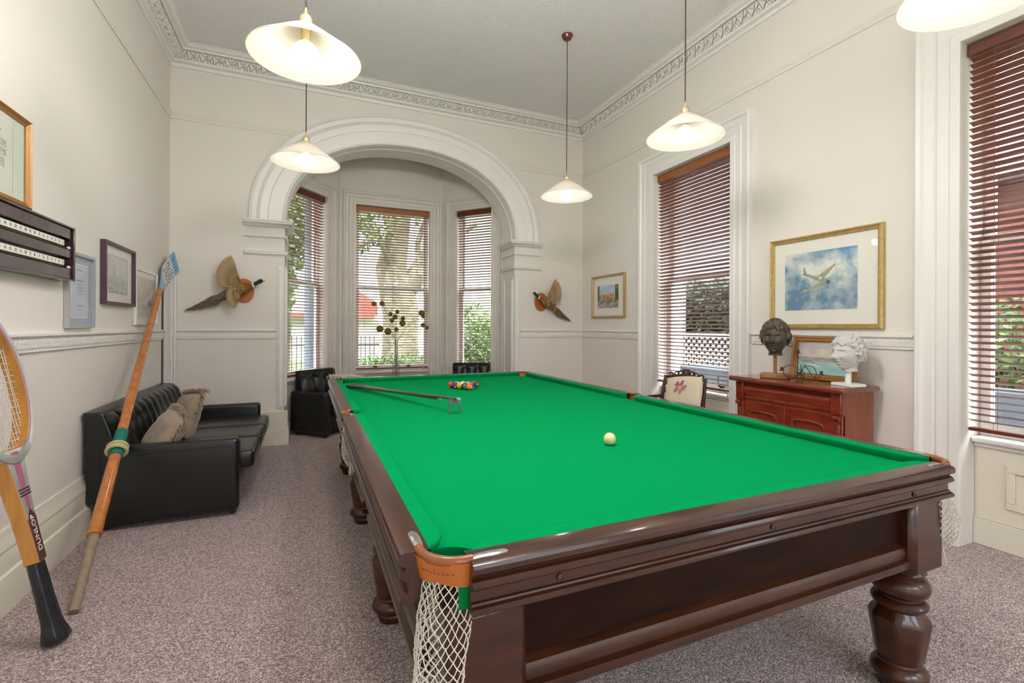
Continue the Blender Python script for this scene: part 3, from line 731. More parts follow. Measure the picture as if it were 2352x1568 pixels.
# ------------------------------------------------------------------ soft furniture
def rbox(x0, y0, z0, x1, y1, z1, name, m, t, bevel=.03, seg=4, puff=0, world=False):
    """cushion-like box: subdivided and slightly inflated"""
    f = MB()
    nx = max(2, int(abs(x1-x0)/.06)); ny = max(2, int(abs(y1-y0)/.06)); nz = 3
    bm = bmesh.new()
    c = Vector(((x0+x1)/2, (y0+y1)/2, (z0+z1)/2)); h = Vector((abs(x1-x0)/2, abs(y1-y0)/2, abs(z1-z0)/2))
    def face(fn, a, b):
        base = len(f.v); vs = [fn(-1+2*i/a, -1+2*j/b) for j in range(b+1) for i in range(a+1)]
        f.add(vs, [(j*(a+1)+i, j*(a+1)+i+1, (j+1)*(a+1)+i+1, (j+1)*(a+1)+i) for j in range(b) for i in range(a)])
    r = bevel
    def rnd(u, v, w):
        p = Vector((u*h.x, v*h.y, w*h.z)); q = Vector([max(-h[k]+r, min(h[k]-r, p[k])) for k in range(3)]); d = p-q
        if d.length > 1e-6: p = q+d.normalized()*r
        k = puff*(1-u**4)*(1-v**4)
        if puff: p.z += (1 if w > 0 else -1)*k*abs(w)*.9; p.y += puff*.4*v*abs(v)*(1-u**4)*(1-w*w); p.x += puff*.3*u*abs(u)*(1-v**4)*(1-w*w)
        return c+p
    def dens(n, hh):   # parameters with extra loops near the rounded ends
        e = min(.95, r/hh); a = [-1, -1+e*.12, -1+e*.35, -1+e*.65, -1+e]; mid = [(-1+e)+(2-2*e)*i/n for i in range(1, n)]
        return a+mid+[-x for x in reversed(a)]
    U, V, W = dens(nx, h.x), dens(ny, h.y), dens(nz, h.z)
    def sheet(A, B, fn):
        vs = [fn(a, b) for b in B for a in A]; n = len(A)
        f.add(vs, [(j*n+i, j*n+i+1, (j+1)*n+i+1, (j+1)*n+i) for j in range(len(B)-1) for i in range(n-1)])
    for w in (-1, 1): sheet(U, V, lambda a, b: rnd(a, b, w)); sheet(U, W, lambda a, b: rnd(a, w, b)); sheet(V, W, lambda a, b: rnd(w, a, b))
    o = f.build(name, m, t, world, ang=60)
    b2 = bmesh.new(); b2.from_mesh(o.data); bmesh.ops.remove_doubles(b2, verts=b2.verts, dist=1e-5); bmesh.ops.recalc_face_normals(b2, faces=b2.faces); b2.to_mesh(o.data); b2.free(); o.data.shade_smooth()
    return o
def castor(t, x, y):
    f = MB(); f.tube([(x-.012,y,.028),(x+.012,y,.028)], .027, 16); f.tube([(x,y,.03),(x,y,.075)], .012, 8); f.build('castor', M['castor'], t)
def tufted(t, x0, x1, yb, yf, z0, z1, cols, rows, lean, puffn=.035):
    """backrest facing -y: x span, back plane yb, front plane yf at the foot, leaning back"""
    f = MB(); nu, nv = cols*10, rows*12
    def P(u, v):
        x = x0+(x1-x0)*u; z = z0+(z1-z0)*v
        # channels at columns, buttons in rows
        cu = (u*cols) % 1; k = abs(sin(pi*cu))**.6
        bx = min(cu, 1-cu); row = (v*rows+.5) % 1; bz = min(row, 1-row)
        d = sqrt((bx/.25)**2+(bz/.22)**2); dim = -.030*math.exp(-d*d)
        edge = min(1, min(v, 1-v)/.10)**.5*min(1, min(u, 1-u)*cols/.25)**.5
        out = (puffn*(.25+1.0*k)+dim)*edge
        y = yf+lean*v-out
        return (x, y, z)
    f.grid(P, nu, nv); f.build('tufted_back', M['black'], t, ang=80)
    g = MB(); g.prism([(yf, z0),(yf+lean, z1-.0),(yf+lean+.02, z1+.012),(yb+lean*.2, z1+.012),(yb+.0, z1-.02),(yb, z0-.2),(yf, z0-.2)], (0,1,0), (0,0,1), (x0, 0, 0), (x1-x0, 0, 0)); g.build('back_frame', M['black'], t, bevel=.016, seg=3)
    for r in range(rows):
        for c in range(1, cols):
            u = c/cols; v = (r+.5)/rows; p = P(u, v); b = MB(); b.ball((p[0], p[1]-.004, p[2]), .011, 10, 6, (1,.5,1)); b.build('button', M['black'], t)
def arm(t, x0, x1, y0, y1, zt, name='arm'):
    rbox(x0, y0, .045, x1, y1, zt, name, M['black'], t, bevel=.035)
    for x in (x0+.0005, x1-.0005):
        f = MB()
        s = -.003 if x < (x0+x1)/2 else .003
        p = [(x+s, y1-.03, zt-.05), (x+s, y0+.08, zt-.05), (x+s, y0+.05, zt-.058), (x+s, y0+.035, zt-.09), (x+s, y0+.03, .09)]
        f.tube(p, .0035, 6)
        f.build('piping', M['blackgreen'], t)
# sofa: local -y is forward; it faces +x in the room
sofa = thing('leather_sofa', 'black leather three-seat sofa with button-tufted back against the left wall', 'sofa', (-.90, 4.93, 0), pi/2)
# local x runs along world y (local +x -> world +y), local y -> world -x
HW = .925
arm(sofa, -HW, -HW+.115, -.45, .385, .572); arm(sofa, HW-.115, HW, -.45, .385, .572)
tufted(sofa, -HW+.005, HW-.005, .44, .21, .40, .80, 12, 2, .13)
f = MB(); f.box(-HW+.11, -.40, .20, HW-.11, .40, .33); f.build('seat_frame', M['black'], sofa, bevel=.02)
for k in range(3):
    w = (2*HW-.23)/3; x = -HW+.115+w*k
    rbox(x+.003, -.535, .315, x+w-.003, .20, .445, 'seat_cushion', M['black'], sofa, bevel=.03, puff=.012)
f = MB(); f.box(-HW+.11, -.36, .10, HW-.11, .42, .20); f.build('base', M['black'], sofa, bevel=.01)
for x in (-HW+.08, HW-.08):
    for y in (-.40, .34): castor(sofa, x, y)
for x in (-HW+.2, HW-.2): f = MB(); f.tube([(x,-.33,.20),(x,-.345,.10),(x,-.36,.0)], [.016,.014,.010], 8); f.build('leg', M['castor'], sofa)
def armchair(label, loc, rz, w, d, zarm, zback, bw, cols):
    t = thing('leather_armchair', label, 'armchair', loc, rz)
    h = w/2; arm(t, -h, -h+.13, -d/2, d/2, zarm); arm(t, h-.13, h, -d/2, d/2, zarm)
    tufted(t, -bw/2, bw/2, d/2+.02, d/2-.15, .40, zback, cols, 2, .08, .03)
    rbox(-h+.132, -d/2-.015, .27, h-.132, d/2-.12, .43, 'seat_cushion', M['black'], t, bevel=.03, puff=.012)
    f = MB(); f.box(-h+.125, -d/2+.03, .07, h-.125, d/2, .28); f.build('base', M['black'], t, bevel=.01)
    for x in (-h+.07, h-.07):
        for y in (-d/2+.07, d/2-.07): castor(t, x, y)
    return t
# local -y forward. first chair faces (.68,-.74)
a = atan2(.68, .74)
fw = Vector((.68, -.74)).normalized(); sd = Vector((.74, .68)).normalized()
fc = Vector((.165, 6.31)) + sd*.41 - fw*.24
armchair('black leather armchair on castors under the left bay window, partly behind the table corner', (fc.x, fc.y, 0), a, .80, .60, .565, .80, .60, 3)
armchair('black leather chair in the bay with only its back showing above the table end', (2.17, 6.52, 0), radians(-23), .78, .60, .56, .845, .56, 3)

# fringed cushions on the sofa
def pillow(label, c, rot, w, h, th, fr=True, seed=1):
    t = thing('fringed_cushion', label, 'cushion', c, 0)
    t.rotation_euler = rot
    f = MB(); rnd = random.Random(seed)
    def sh(sg):
        def P(u, v):
            a, b = 2*u-1, 2*v-1; e = (1-a**4)**.5*(1-b**4)**.5
            pinch = 1-.06*(a*a*b*b)
            wr = .010*noise.noise(Vector((a*3+seed, b*3, sg)))*e
            return (a*w/2*(1-.10*b*b*(1 if abs(a) > .5 else .8)*.6), sg*(th/2*max(e, .0)**.75)+wr, b*h/2*(1-.08*a*a))
        return P
    f.grid(sh(1), 22, 22); f.grid(sh(-1), 22, 22)
    o = f.build('cover', M['cushion'], t, ang=80)
    if fr:
        g = MB()
        for i in range(52):
            x = -w/2+w*i/51
            for q in range(3):
                p = Vector((x+rnd.uniform(-.006,.006), rnd.uniform(-.01,.01), h/2*.93)); l = rnd.uniform(.035,.07); dx = rnd.uniform(-.02,.02); dy = rnd.uniform(-.035,.035)
                g.tube([p, p+Vector((dx*.4, dy*.5, l*.6)), p+Vector((dx, dy, l*.75)), p+Vector((dx*1.2, dy*1.7, l*.5))], [.0035,.0035,.003,.002], 4)
        for i in range(26):
            z = h/2*(.95-1.0*i/26); 
            for sx in (-1, 1):
                p = Vector((sx*w/2*.93, 0, z)); g.tube([p, p+Vector((sx*.03, rnd.uniform(-.02,.02), .005)), p+Vector((sx*.045, rnd.uniform(-.03,.03), -.02))], [.0035,.003,.002], 4)
        g.build('fringe', M['fringe'], t)
    return t
PIL = [('front fringed beige cushion lying against the tufted sofa back', (-.965, 4.27, .585), (radians(34), radians(-4), radians(112)), .40, .36, .16, True, 3),
       ('plain-edged beige cushion standing between the two fringed ones', (-.985, 4.52, .60), (radians(22), 0, radians(108)), .38, .36, .12, False, 5),
       ('rear fringed beige cushion tipped on its corner on the sofa', (-.93, 4.76, .63), (radians(20), radians(8), radians(120)), .40, .40, .13, True, 9)]
for a_ in PIL: pillow(*a_)

# carved chair with cushion, in front of the right-hand window; faces -x
ch = thing('carved_armchair', 'dark carved wooden armchair with cream flower cushion in front of the right window', 'chair', (3.36, 3.80, 0), radians(-90)+radians(12))
f = MB()
for x in (-.25, .25): f.tube([(x,.22,0),(x,.21,.42),(x*.98,.26,.70),(x*.95,.30,.88)], [.022,.022,.020,.016], 10)
f.tube([(-.24,.30,.86),(-.12,.315,.885),(0,.32,.895),(.12,.315,.885),(.24,.30,.86)], .016, 10); f.tube([(-.24,.25,.56),(.24,.25,.56)], .016, 8)
f.build('back_frame', M['darkwood'], ch)
f = MB()
def ringc(cx, cz, r, th, y=.325): f.tube([(cx+r*cos(2*pi*i/18), y, cz+r*sin(2*pi*i/18)) for i in range(18)], th, 6, closed=True)
ringc(0,.925,.030,.009); ringc(0,.925,.013,.006)
for s in (-1,1):
    ringc(s*.065,.915,.024,.008); ringc(s*.118,.905,.020,.007)
    f.tube([(s*.15,.32,.90),(s*.18,.32,.915),(s*.205,.315,.905),(s*.20,.315,.885)], [.010,.010,.008,.006], 6); f.ball((s*.035,.325,.95), .011, 8, 6); f.ball((s*.092,.325,.93), .009, 8, 6)
for s in (-1,1):
    for zz in (.62,.70,.78): f.tube([(0,.29,zz),(s*.06,.29,zz+.03),(s*.12,.285,zz),(s*.18,.285,zz+.03),(s*.23,.28,zz)], .009, 6)
f.build('carved_crest', M['darkwood'], ch)
f = MB(); f.box(-.28,-.27,.38,.28,.24,.43); f.build('seat', M['cream_fabric'], ch, bevel=.02, seg=3)
f = MB(); f.box(-.285,-.275,.33,.285,.245,.385); f.build('seat_rail', M['darkwood'], ch, bevel=.006)
for s in (-1,1):
    f = MB(); f.tube([(s*.245,.26,.66),(s*.29,.10,.655),(s*.31,-.08,.63),(s*.30,-.22,.64),(s*.28,-.26,.62)], [.014,.018,.018,.020,.016], 10); f.tube([(s*.27,-.22,.63),(s*.25,-.20,.53),(s*.26,-.23,.42)], .014, 8); f.build('armrest', M['darkwood'], ch)
    f = MB(); f.tube([(s*.25,-.24,.36),(s*.255,-.25,.20),(s*.25,-.25,0)], [.026,.018,.015], 10); f.build('leg', M['darkwood'], ch)
# flower cushion
cu = thing('flower_cushion', 'cream cushion with a pink orchid, propped in the carved chair', 'cushion', (3.43, 3.64, .765), 0)
cu.rotation_euler = (radians(-14), radians(-6), radians(-90)+radians(6))
f = MB(); w, h, th = .44, .31, .10
def pc(sg):
    def P(u, v):
        a, b = 2*u-1, 2*v-1; e = (max(0,1-a**4))**.5*(max(0,1-b**4))**.5
        return (a*w/2*(1-.07*b*b), sg*th/2*e**.8, b*h/2*(1-.09*a*a))
    return P
f.grid(pc(-1), 70, 60); f.grid(pc(1), 20, 20)
def flower(p, i):
    x, z = p.x, p.z; c = (.72,.64,.46)
    if i > 71*61: return (.25,.03,.12)
    r = sqrt(x*x+z*z)
    cx, cz = x+.01, z-.035; a = atan2(cz, cx); rr = sqrt(cx*cx+(cz*1.25)**2)
    pet = .085*abs(cos(a*2.5+.3))**.35+.012*sin(a*7)
    if rr < pet and cz > -.075:
        k = rr/.1; n = noise.noise(Vector((x*60, z*60, 0)))
        c = (.62-.2*k+.1*n, .14+.12*k+.1*n, .26+.1*n)
        if cz > .02: c = (.42+.1*n, .10, .22)
        if rr < .022: c = (.75,.45,.20)
    return c
f.build('cover', M['vcol'], cu, colors=flower, ang=80)

# ------------------------------------------------------------------ cabinet
CX0, CX1, CY0, CY1, CZ = 3.40, 3.80, 2.10, 3.08, .982
cb = thing('sideboard', 'red mahogany sideboard with two doors between the right-hand windows', 'sideboard', (CX0, (CY0+CY1)/2, 0))
f = MB(); f.box(CX0, CY0, CZ-.042, CX1+.03, CY1, CZ); f.build('top', M['redtop'], cb, True, bevel=.018, seg=4)
bx0, by0, by1 = CX0+.045, CY0+.045, CY1-.045
f = MB(); f.box(bx0+.03, by0, .06, CX1+.02, by1, CZ-.042); f.build('body', M['sidewood'], cb, True, bevel=.004)
for y in (by0, by1-.075): f = MB(); f.box(bx0, y, CZ-.20, bx0+.035, y+.075, CZ-.042); f.build('front_corner_block', M['redwood'], cb, True, bevel=.006)
f = MB()
prf = [(0,0),(-.010,.004),(-.012,.018),(-.004,.026),(-.006,.040),(-.018,.060),(-.022,.085),(-.016,.105),(-.004,.115),(-.004,.14),(0,.14)]
f.add([(bx0+.025+a, y, CZ-.19+b) for y in (by0+.08, by1-.08) for a, b in prf], [(i, i+1, len(prf)+i+1, len(prf)+i) for i in range(len(prf)-1)]+[tuple(range(len(prf))), tuple(range(2*len(prf)-1, len(prf)-1, -1))])
f.build('drawer', M['redwood'], cb, True, ang=50)
ym_ = (by0+by1)/2
f = MB(); f.box(bx0+.02, by0, .0, bx0+.05, by0+.06, CZ-.20); f.box(bx0+.02, by1-.06, .0, bx0+.05, by1, CZ-.20); f.box(bx0+.015, by0, 0, bx0+.05, by1, .09); f.build('front_frame', M['redwood'], cb, True, bevel=.004)
for y in (by0+.03, by1-.03):
    f = MB(); f.tube([(bx0+.006, y-.022, CZ-.222), (bx0+.006, y+.022, CZ-.222)], .020, 14); f.tube([(bx0+.018, y-.018, CZ-.255), (bx0+.018, y+.018, CZ-.255)], .013, 12); f.tube([(bx0+.022,y,CZ-.26),(bx0+.016,y,CZ-.33),(bx0+.022,y,CZ-.42)], [.018,.014,.006], 10); f.build('corbel', M['redwood'], cb, True)
for y0_, y1_ in ((by0+.065, ym_-.003), (ym_+.003, by1-.065)):
    f = MB(); f.box(bx0+.024, y0_, .10, bx0+.045, y1_, CZ-.205); dr = f.build('door', M['redwood'], cb, True, bevel=.003)
    f = MB(); a0, a1, zt_ = y0_+.06, y1_-.06, CZ-.285
    pts = [(bx0+.020, a0, .18), (bx0+.020, a0, zt_-.03), (bx0+.020, a0+.02, zt_-.006), (bx0+.020, a0+.05, zt_), (bx0+.020, (a0+a1)/2, zt_+.004), (bx0+.020, a1-.05, zt_), (bx0+.020, a1-.02, zt_-.006), (bx0+.020, a1, zt_-.03), (bx0+.020, a1, .18)]
    f.tube(pts, .010, 8, closed=True); f.build('panel_moulding', M['redwood'], dr, True)
    f = MB(); f.ball((bx0+.012, y1_-.02 if y0_ < ym_-.1 else y0_+.02, .55), .011, 10, 8); f.build('knob', M['brass'], dr, True)

# ------------------------------------------------------------------ sculpted heads
def head_mesh(S, hairc, seed, curl=.010, rough=.0012):
    f = MB(); nu, nv = 150, 120
    def g(x, z, cx, cz, sx, sz): return math.exp(-((x-cx)/sx)**2-((z-cz)/sz)**2)
    def P(u, v):
        th = 2*pi*u; ph = pi*(v*.93)        # from the crown down, open towards the neck
        z = cos(ph); r = sin(ph); x = r*sin(th); y = -r*cos(th)
        X = x*.079; Y = y*.098; Z = z*.118
        if Z < 0:
            k = min(1, -Z/.11); X *= 1-.34*k**1.4
            if Y < 0: Y *= 1-.10*k*k
            else: Y *= 1-.42*k
        if Z > 0: X *= 1-.03*Z/.12
        front = max(0, -y)
        fr = min(1, front*1.5)
        d = 0
        d += .027*g(X,Z,0,-.022,.011,.016) + .017*g(X,Z,0,.000,.0085,.028) + .010*(g(X,Z,.013,-.030,.008,.009)+g(X,Z,-.013,-.030,.008,.009))
        d += .006*g(X,Z,0,.034,.05,.012)
        for s in (-1,1):
            d -= .013*g(X,Z,s*.031,.008,.017,.013); d += .0075*g(X,Z,s*.031,.006,.011,.0065)
            d -= .0030*g(X,Z,s*.031,.014,.013,.0025); d -= .0025*g(X,Z,s*.031,-.002,.011,.0020); d -= .0028*g(X,Z,s*.031,.006,.0035,.0035)
            d += .004*g(X,Z,s*.032,.026,.020,.006); d += .006*g(X,Z,s*.042,-.022,.018,.018); d -= .005*g(X,Z,s*.036,-.058,.014,.018)
            d -= .003*g(X,Z,s*.024,-.045,.005,.014)
        d += .0085*g(X,Z,0,-.051,.020,.0065) + .0085*g(X,Z,0,-.066,.017,.0065) - .0065*g(X,Z,0,-.0585,.022,.0028) - .004*g(X,Z,0,-.077,.016,.005) + .012*g(X,Z,0,-.094,.022,.014)
        d -= .003*g(X,Z,0,-.041,.004,.006)
        Y -= d*fr
        # hair
        hl = .058+.012*cos(th*2) if y < 0 else -.055
        side = .052
        isy = (Z > .060-.010*abs(X)/.05+.006*sin(X*160) and y < .2) or (y >= -.25 and Z > -.045+(.03 if y < .15 else 0)) and not (y < .15 and Z < -.005)
        n = Vector((x, y, z)).normalized()
        q = Vector((x*5.2+seed, y*5.2, z*5.2)); h = abs(noise.noise(q))+.5*abs(noise.noise(q*2.3))
        p = Vector((X, Y, Z))
        if isy: p += n*(.008+curl*(1.1-1.8*h))
        else: p += n*rough*noise.noise(q*6)
        return p*S
    f.grid(P, nu, nv)
    # neck
    def ear(sx):
        c = Vector((sx*.079, .012, -.002)); rg = []
        pts = [(.0,-.026,.006),(-.010,-.018,.008),(-.013,0,.009),(-.012,.018,.010),(-.002,.030,.010),(.012,.030,.009),(.020,.018,.008),(.019,.0,.007),(.010,-.016,.007),(.004,-.027,.008)]
        f.tube([ (c+Vector((sx*(.006+y_*.45 if y_ > 0 else .004), y_, z_)))*S for y_, z_, _ in pts], [r_*S*.62 for _,_,r_ in pts], 8, closed=True)
        f.ball((c+Vector((sx*.001,.006,0)))*S, .014*S, 10, 8, (.45,1,1.5))
    ear(-1); ear(1)
    return f
def neckpart(f, S, zb, r=.043):
    rings = []
    for i in range(7):
        v = i/6; z = -.075+(zb+.075)*v; rr = r*(1.05-.10*sin(pi*v)); rings.append([(rr*cos(2*pi*j/28)*S, (rr*1.08*sin(2*pi*j/28)+.012)*S, z*S) for j in range(28)])
    f.ring_skin(rings)
S1 = 1.20
b = thing('bronze_head', 'dark bronze sculpted head of a man on an oak post stand', 'sculpture', (3.56, 2.745, CZ), radians(-62))
f = head_mesh(S1, None, 3.1, .013); neckpart(f, S1, -.120); o = f.build('head', M['bronze'], b, ang=80); o.location = (0, 0, .335)
for s in (-1,1): f = MB(); f.ball((s*.031*S1, -.079*S1, .006*S1), .0085*S1, 12, 8, (1,.6,.65)); e = f.build('eye', M['steel'], o)
f = MB(); f.box(-.012,-.012,.04,.012,.012,.20); f.build('post', M['oak'], b, bevel=.002)
f = MB(); f.box(-.105,-.06,0,.105,.06,.042); f.build('stand_base', M['oak'], b, bevel=.010, seg=3)
S2 = 1.08
b = thing('plaster_head', 'white plaster head of a curly-haired man turned left on a white stand', 'sculpture', (3.60, 2.19, CZ), radians(-104))
f = head_mesh(S2, None, 8.4, .014); neckpart(f, S2, -.118); o = f.build('head', M['plaster'], b, ang=80); o.location = (0, 0, .235)
f = MB(); f.lathe([(.020,.02),(.020,.13)], 20); f.build('post', M['whitewood'], b)
f = MB(); f.box(-.085,-.065,0,.085,.065,.022); f.build('stand_base', M['whitewood'], b, bevel=.004)
# candelabrum of bent rusty iron
cd = thing('iron_candelabrum', 'rusty iron candelabrum of curled rods standing between the two heads', 'candle holder', (3.53, 2.50, CZ), radians(-70))
f = MB()
def loop(cx, cz, r, tilt, y=0, a0=0, a1=2*pi): f.tube([(cx+r*cos(a0+(a1-a0)*i/30)*cos(tilt), y+r*cos(a0+(a1-a0)*i/30)*sin(tilt), cz+r*sin(a0+(a1-a0)*i/30)) for i in range(31)], .0028, 6)
loop(-.072,.075,.050,.25); loop(.055,.073,.056,-.3,0); loop(0,.035,.024,.1,-.03); loop(-.01,.05,.045,1.1,.01)
f.tube([(.02,.0,.135),(.055,0,.09),(.085,-.01,.045),(.12,-.01,.035),(.135,-.01,.055)], .0028, 6); f.tube([(-.06,0,.03),(-.10,0,.04),(-.125,0,.065)], .0028, 6)
f.tube([(0,0,.035),(-.03,-.04,.0),(0,0,.035),(.045,-.03,.0),(0,0,.035),(.0,.05,.0)], .003, 6)
f.tube([(-.03,.02,.0),(-.028,.02,.10),(-.026,.02,.215)], .0042, 6); f.tube([(.0,0,.04),(.0,0,.12),(-.0,0,.135)], .003, 6)
f.build('curled_rods', M['iron'], cd)
for (x, y, z) in ((-.135,0,.075),(.14,-.01,.062),(.0,-.03,.048),(-.026,.02,.215)):
    f = MB(); f.lathe([(.003,0),(.024,.002),(.024,.004),(.011,.006),(.011,.030),(.0125,.030)], 16, (x, y, z)); f.build('candle_cup', M['iron'], cd)
# ------------------------------------------------------------------ pictures
def fbm(x, y, s=0, o=4):
    v = 0; a = .5
    for i in range(o): v += a*noise.noise(Vector((x, y, s+i*7.3))); x *= 2.1; y *= 2.1; a *= .55
    return v
def mixc(a, b, t): t = max(0, min(1, t)); return tuple(a[i]+(b[i]-a[i])*t for i in range(3))
def picture(name, label, wall, y0, y1, z0, z1, fw, fd, mframe, mmount, art=None, artbox=None, prof='flat', tilt=0, glass=True):
    """flat local frame: X along wall as seen, Y out of the wall towards the room, Z up"""
    W, H = abs(y1-y0), z1-z0
    if wall == 'L': X = Matrix(((0,1,0,XL),(-1,0,0,max(y0,y1)),(0,0,1,z0),(0,0,0,1))) @ Matrix.Scale(1,4)
    if wall == 'L': X = Matrix(((0,1,0,XL+.002),(1,0,0,min(y0,y1)),(0,0,1,z0),(0,0,0,1)))
    else: X = Matrix(((0,-1,0,XR-.002),(-1,0,0,max(y0,y1)),(0,0,1,z0),(0,0,0,1)))
    loc = X.to_translation(); t = thing(name, label, 'picture', tuple(loc))
    def MBX():
        f = MB(); f.X = X; return f
    f = MBX()
    pf = {'flat': [(0,0),(0,fd),(fw*.15,fd+.003),(fw*.85,fd+.001),(fw,fd-.006),(fw,.004)],
          'ornate': [(0,0),(0,fd*.8),(fw*.12,fd),(fw*.28,fd+.006),(fw*.42,fd),(fw*.5,fd-.006),(fw*.62,fd-.003),(fw*.72,fd-.009),(fw*.86,fd-.010),(fw*.9,fd-.006),(fw,fd-.012),(fw,.004)],
          'box': [(0,0),(0,fd),(fw,fd),(fw,.006)]}[prof]
    rings = [[(a,b,a),(W-a,b,a),(W-a,b,H-a),(a,b,H-a)] for a, b in pf]
    f.ring_skin(rings, cap=False); fr = f.build('frame', mframe, t, True, ang=20)
    f = MBX(); f.box(fw*.6, .003, fw*.6, W-fw*.6, .008, H-fw*.6); f.build('mount', mmount, t, True, smooth=False)
    if art:
        a0, b0, a1, b1 = artbox; nx, ny = art[1], art[2]
        f = MBX(); w_, h_ = a1-a0, b1-b0
        f.box(a0-.006, .008, b0-.006, a1+.006, .0092, b1+.006); f.build('print_border', M['mount'], t, True, smooth=False)
        f = MB(); f.grid(lambda u, v: (u, v, 0), nx, ny); uv = [Vector(p) for p in f.v]
        cols = [art[0](p.x, p.y) for p in uv]
        f.v = [X @ Vector((a0+w_*p.x, .0100, b0+h_*p.y)) for p in uv]
        f.build('artwork', M['vcol'], t, True, smooth=False, colors=lambda p, i: cols[i])
    if glass:
        f = MBX(); f.box(fw*.8, fd*.62, fw*.8, W-fw*.8, fd*.62+.0015, H-fw*.8); f.build('glass', M['pglass'], t, True, smooth=False)
    return t, X
def clouds(u, v):
    n = fbm(u*2.6, v*2.2, 1); n2 = fbm(u*6, v*6, 5)
    c = mixc((.13,.26,.38), (.74,.76,.68), .40+2.1*n+.6*n2+.40*(v-.4))
    c = mixc(c, (.20,.27,.34), .5*max(0, .45-v)+.6*max(0, n2))
    c = mixc(c, (.10,.30,.55), .75*max(0, min(1, (u+v-1.35)*2.2))*max(0, .6-n*2))
    # small generic propeller aeroplane, wings spread diagonally
    x = (u-.50)*1.45; y = v-.50
    ca, sa = cos(radians(38)), sin(radians(38))
    def seg(px, py, qx, qy, w0, w1):
        dx, dy = qx-px, qy-py; L = sqrt(dx*dx+dy*dy); s = ((x-px)*dx+(y-py)*dy)/L/L; d = abs((x-px)*dy-(y-py)*dx)/L
        return 0 <= s <= 1 and d < w0+(w1-w0)*s
    if seg(.12,-.04,-.38,-.20,.045,.012) or seg(.02,.03,.33,.25,.06,.014): c = mixc((.30,.31,.22), (.42,.42,.32), n2*2+.5)
    if seg(.17,-.03,-.10,.05,.045,.030) or seg(-.10,.05,-.30,.13,.030,.010): c = (.33,.33,.24)
    if seg(-.28,.12,-.31,.24,.030,.012) or seg(-.20,.09,-.34,.13,.02,.012): c = (.27,.28,.22)
    for cx, cy in ((-.28,-.165),(.24,.185)):
        d = (x-cx)**2+((y-cy)*1.5)**2
        if d < .0009: c = (.62,.60,.52)
        if d < .0003: c = (.45,.14,.10)
    if seg(.0,.05,.06,.03,.02,.02): c = (.62,.68,.68)
    if (x-.185)**2+(y+.04)**2 < .0012: c = (.12,.13,.13)
    return c
def castle(u, v):
    n = fbm(u*7, v*7, 3); sky = mixc((.38,.50,.72), (.70,.72,.76), .5+n*1.4); c = sky
    top = .62+.05*sin(u*34)*(1 if sin(u*55) > 0 else .2)+.16*max(0, 1-abs(u-.52)/.05)+.10*max(0, 1-abs(u-.2)/.04)+.12*max(0,1-abs(u-.68)/.03)
    if .08 < u < .85 and .38 < v < top: c = mixc((.55,.26,.14), (.75,.48,.30), .5+n*2)
    if .10 < u < .82 and .38 < v < .56 and sin(u*60) > .55: c = (.20,.14,.16)
    if .3 < u < .62 and .30 < v < .46: c = mixc((.16,.18,.22), (.42,.40,.42), .5+n*2)
    if v < .40+.05*n: c = mixc((.20,.15,.10), (.50,.38,.16), .5+2.5*n)
    if v < .24+.04*n: c = mixc((.24,.20,.24), (.52,.45,.40), .5+2*n)
    if u > .84-.05*n and v > .30: c = mixc((.04,.12,.04), (.40,.18,.06), .35+3*n)
    if u < .10+.05*n and v > .28: c = mixc((.06,.10,.05), (.2,.25,.12), .5+3*n)
    return c
def sketch(u, v):
    n = fbm(u*14, v*14, 9); c = (.66,.65,.63)
    if v < .34 and abs(n) < .05: c = (.30,.30,.32)
    t = .42+.35*max(0,1-abs(u-.3)/.12)+.12*max(0,1-abs(u-.62)/.2)
    if v < t and abs(fbm(u*22, v*22, 2)) < .06: c = (.34,.34,.36)
    if min(u,1-u) < .02 or min(v,1-v) < .015: c = (.36,.34,.34)
    return c
def rearpic(u, v):
    n = fbm(u*4, v*4, 4); c = mixc((.52,.50,.44), (.66,.64,.58), .5+n)
    if (u-.68)**2+((v-.36)*1.3)**2 < .012+.01*n: c = (.20,.20,.19)
    if (u-.82)**2+((v-.33)*1.3)**2 < .005: c = (.26,.25,.24)
    return c
def lines(rows, seed=0, ink=(.20,.22,.28), paper=(.52,.55,.62), gap=.5):
    def F(u, v):
        c = paper
        if min(u,1-u) < .012 or min(v,1-v) < .008: return (.38,.38,.42)
        for (y, h, a, b) in rows:
            if abs(v-y) < h and a < u < b and noise.noise(Vector((u*90+seed, y*40, (v-y)*160))) > -.05*1: c = ink
        return c
    return F
picture('aircraft_print', 'large gold-framed print of a propeller aeroplane among clouds, above the sideboard', 'R', 2.10, 3.02, 1.395, 2.175, .038, .035, M['gold'], M['mount'], (clouds, 190, 130), (.135,.155,.735,.64), 'ornate')
picture('castle_watercolour', 'small gold-framed watercolour of a red brick mansion beside the bay corner', 'R', 5.165, 5.945, 1.53, 2.13, .030, .030, M['goldthin'], M['mount'], (castle, 90, 90), (.13,.135,.63,.455), 'flat')
picture('team_photograph', 'gilt-framed team certificate with green mount at top left, cut by the photo edge', 'L', 2.55, 3.345, 2.005, 2.475, .034, .028, M['brownframe'], M['greenmount'],
        (lines([(.86,.02,.3,.7),(.78,.012,.2,.8),(.62,.05,.12,.88),(.50,.05,.12,.88),(.36,.06,.15,.85),(.22,.01,.3,.7),(.17,.01,.3,.7),(.12,.01,.35,.65)], 3, (.30,.31,.26), (.66,.66,.58)), 130, 90), (.14,.06,.66,.42), 'ornate')
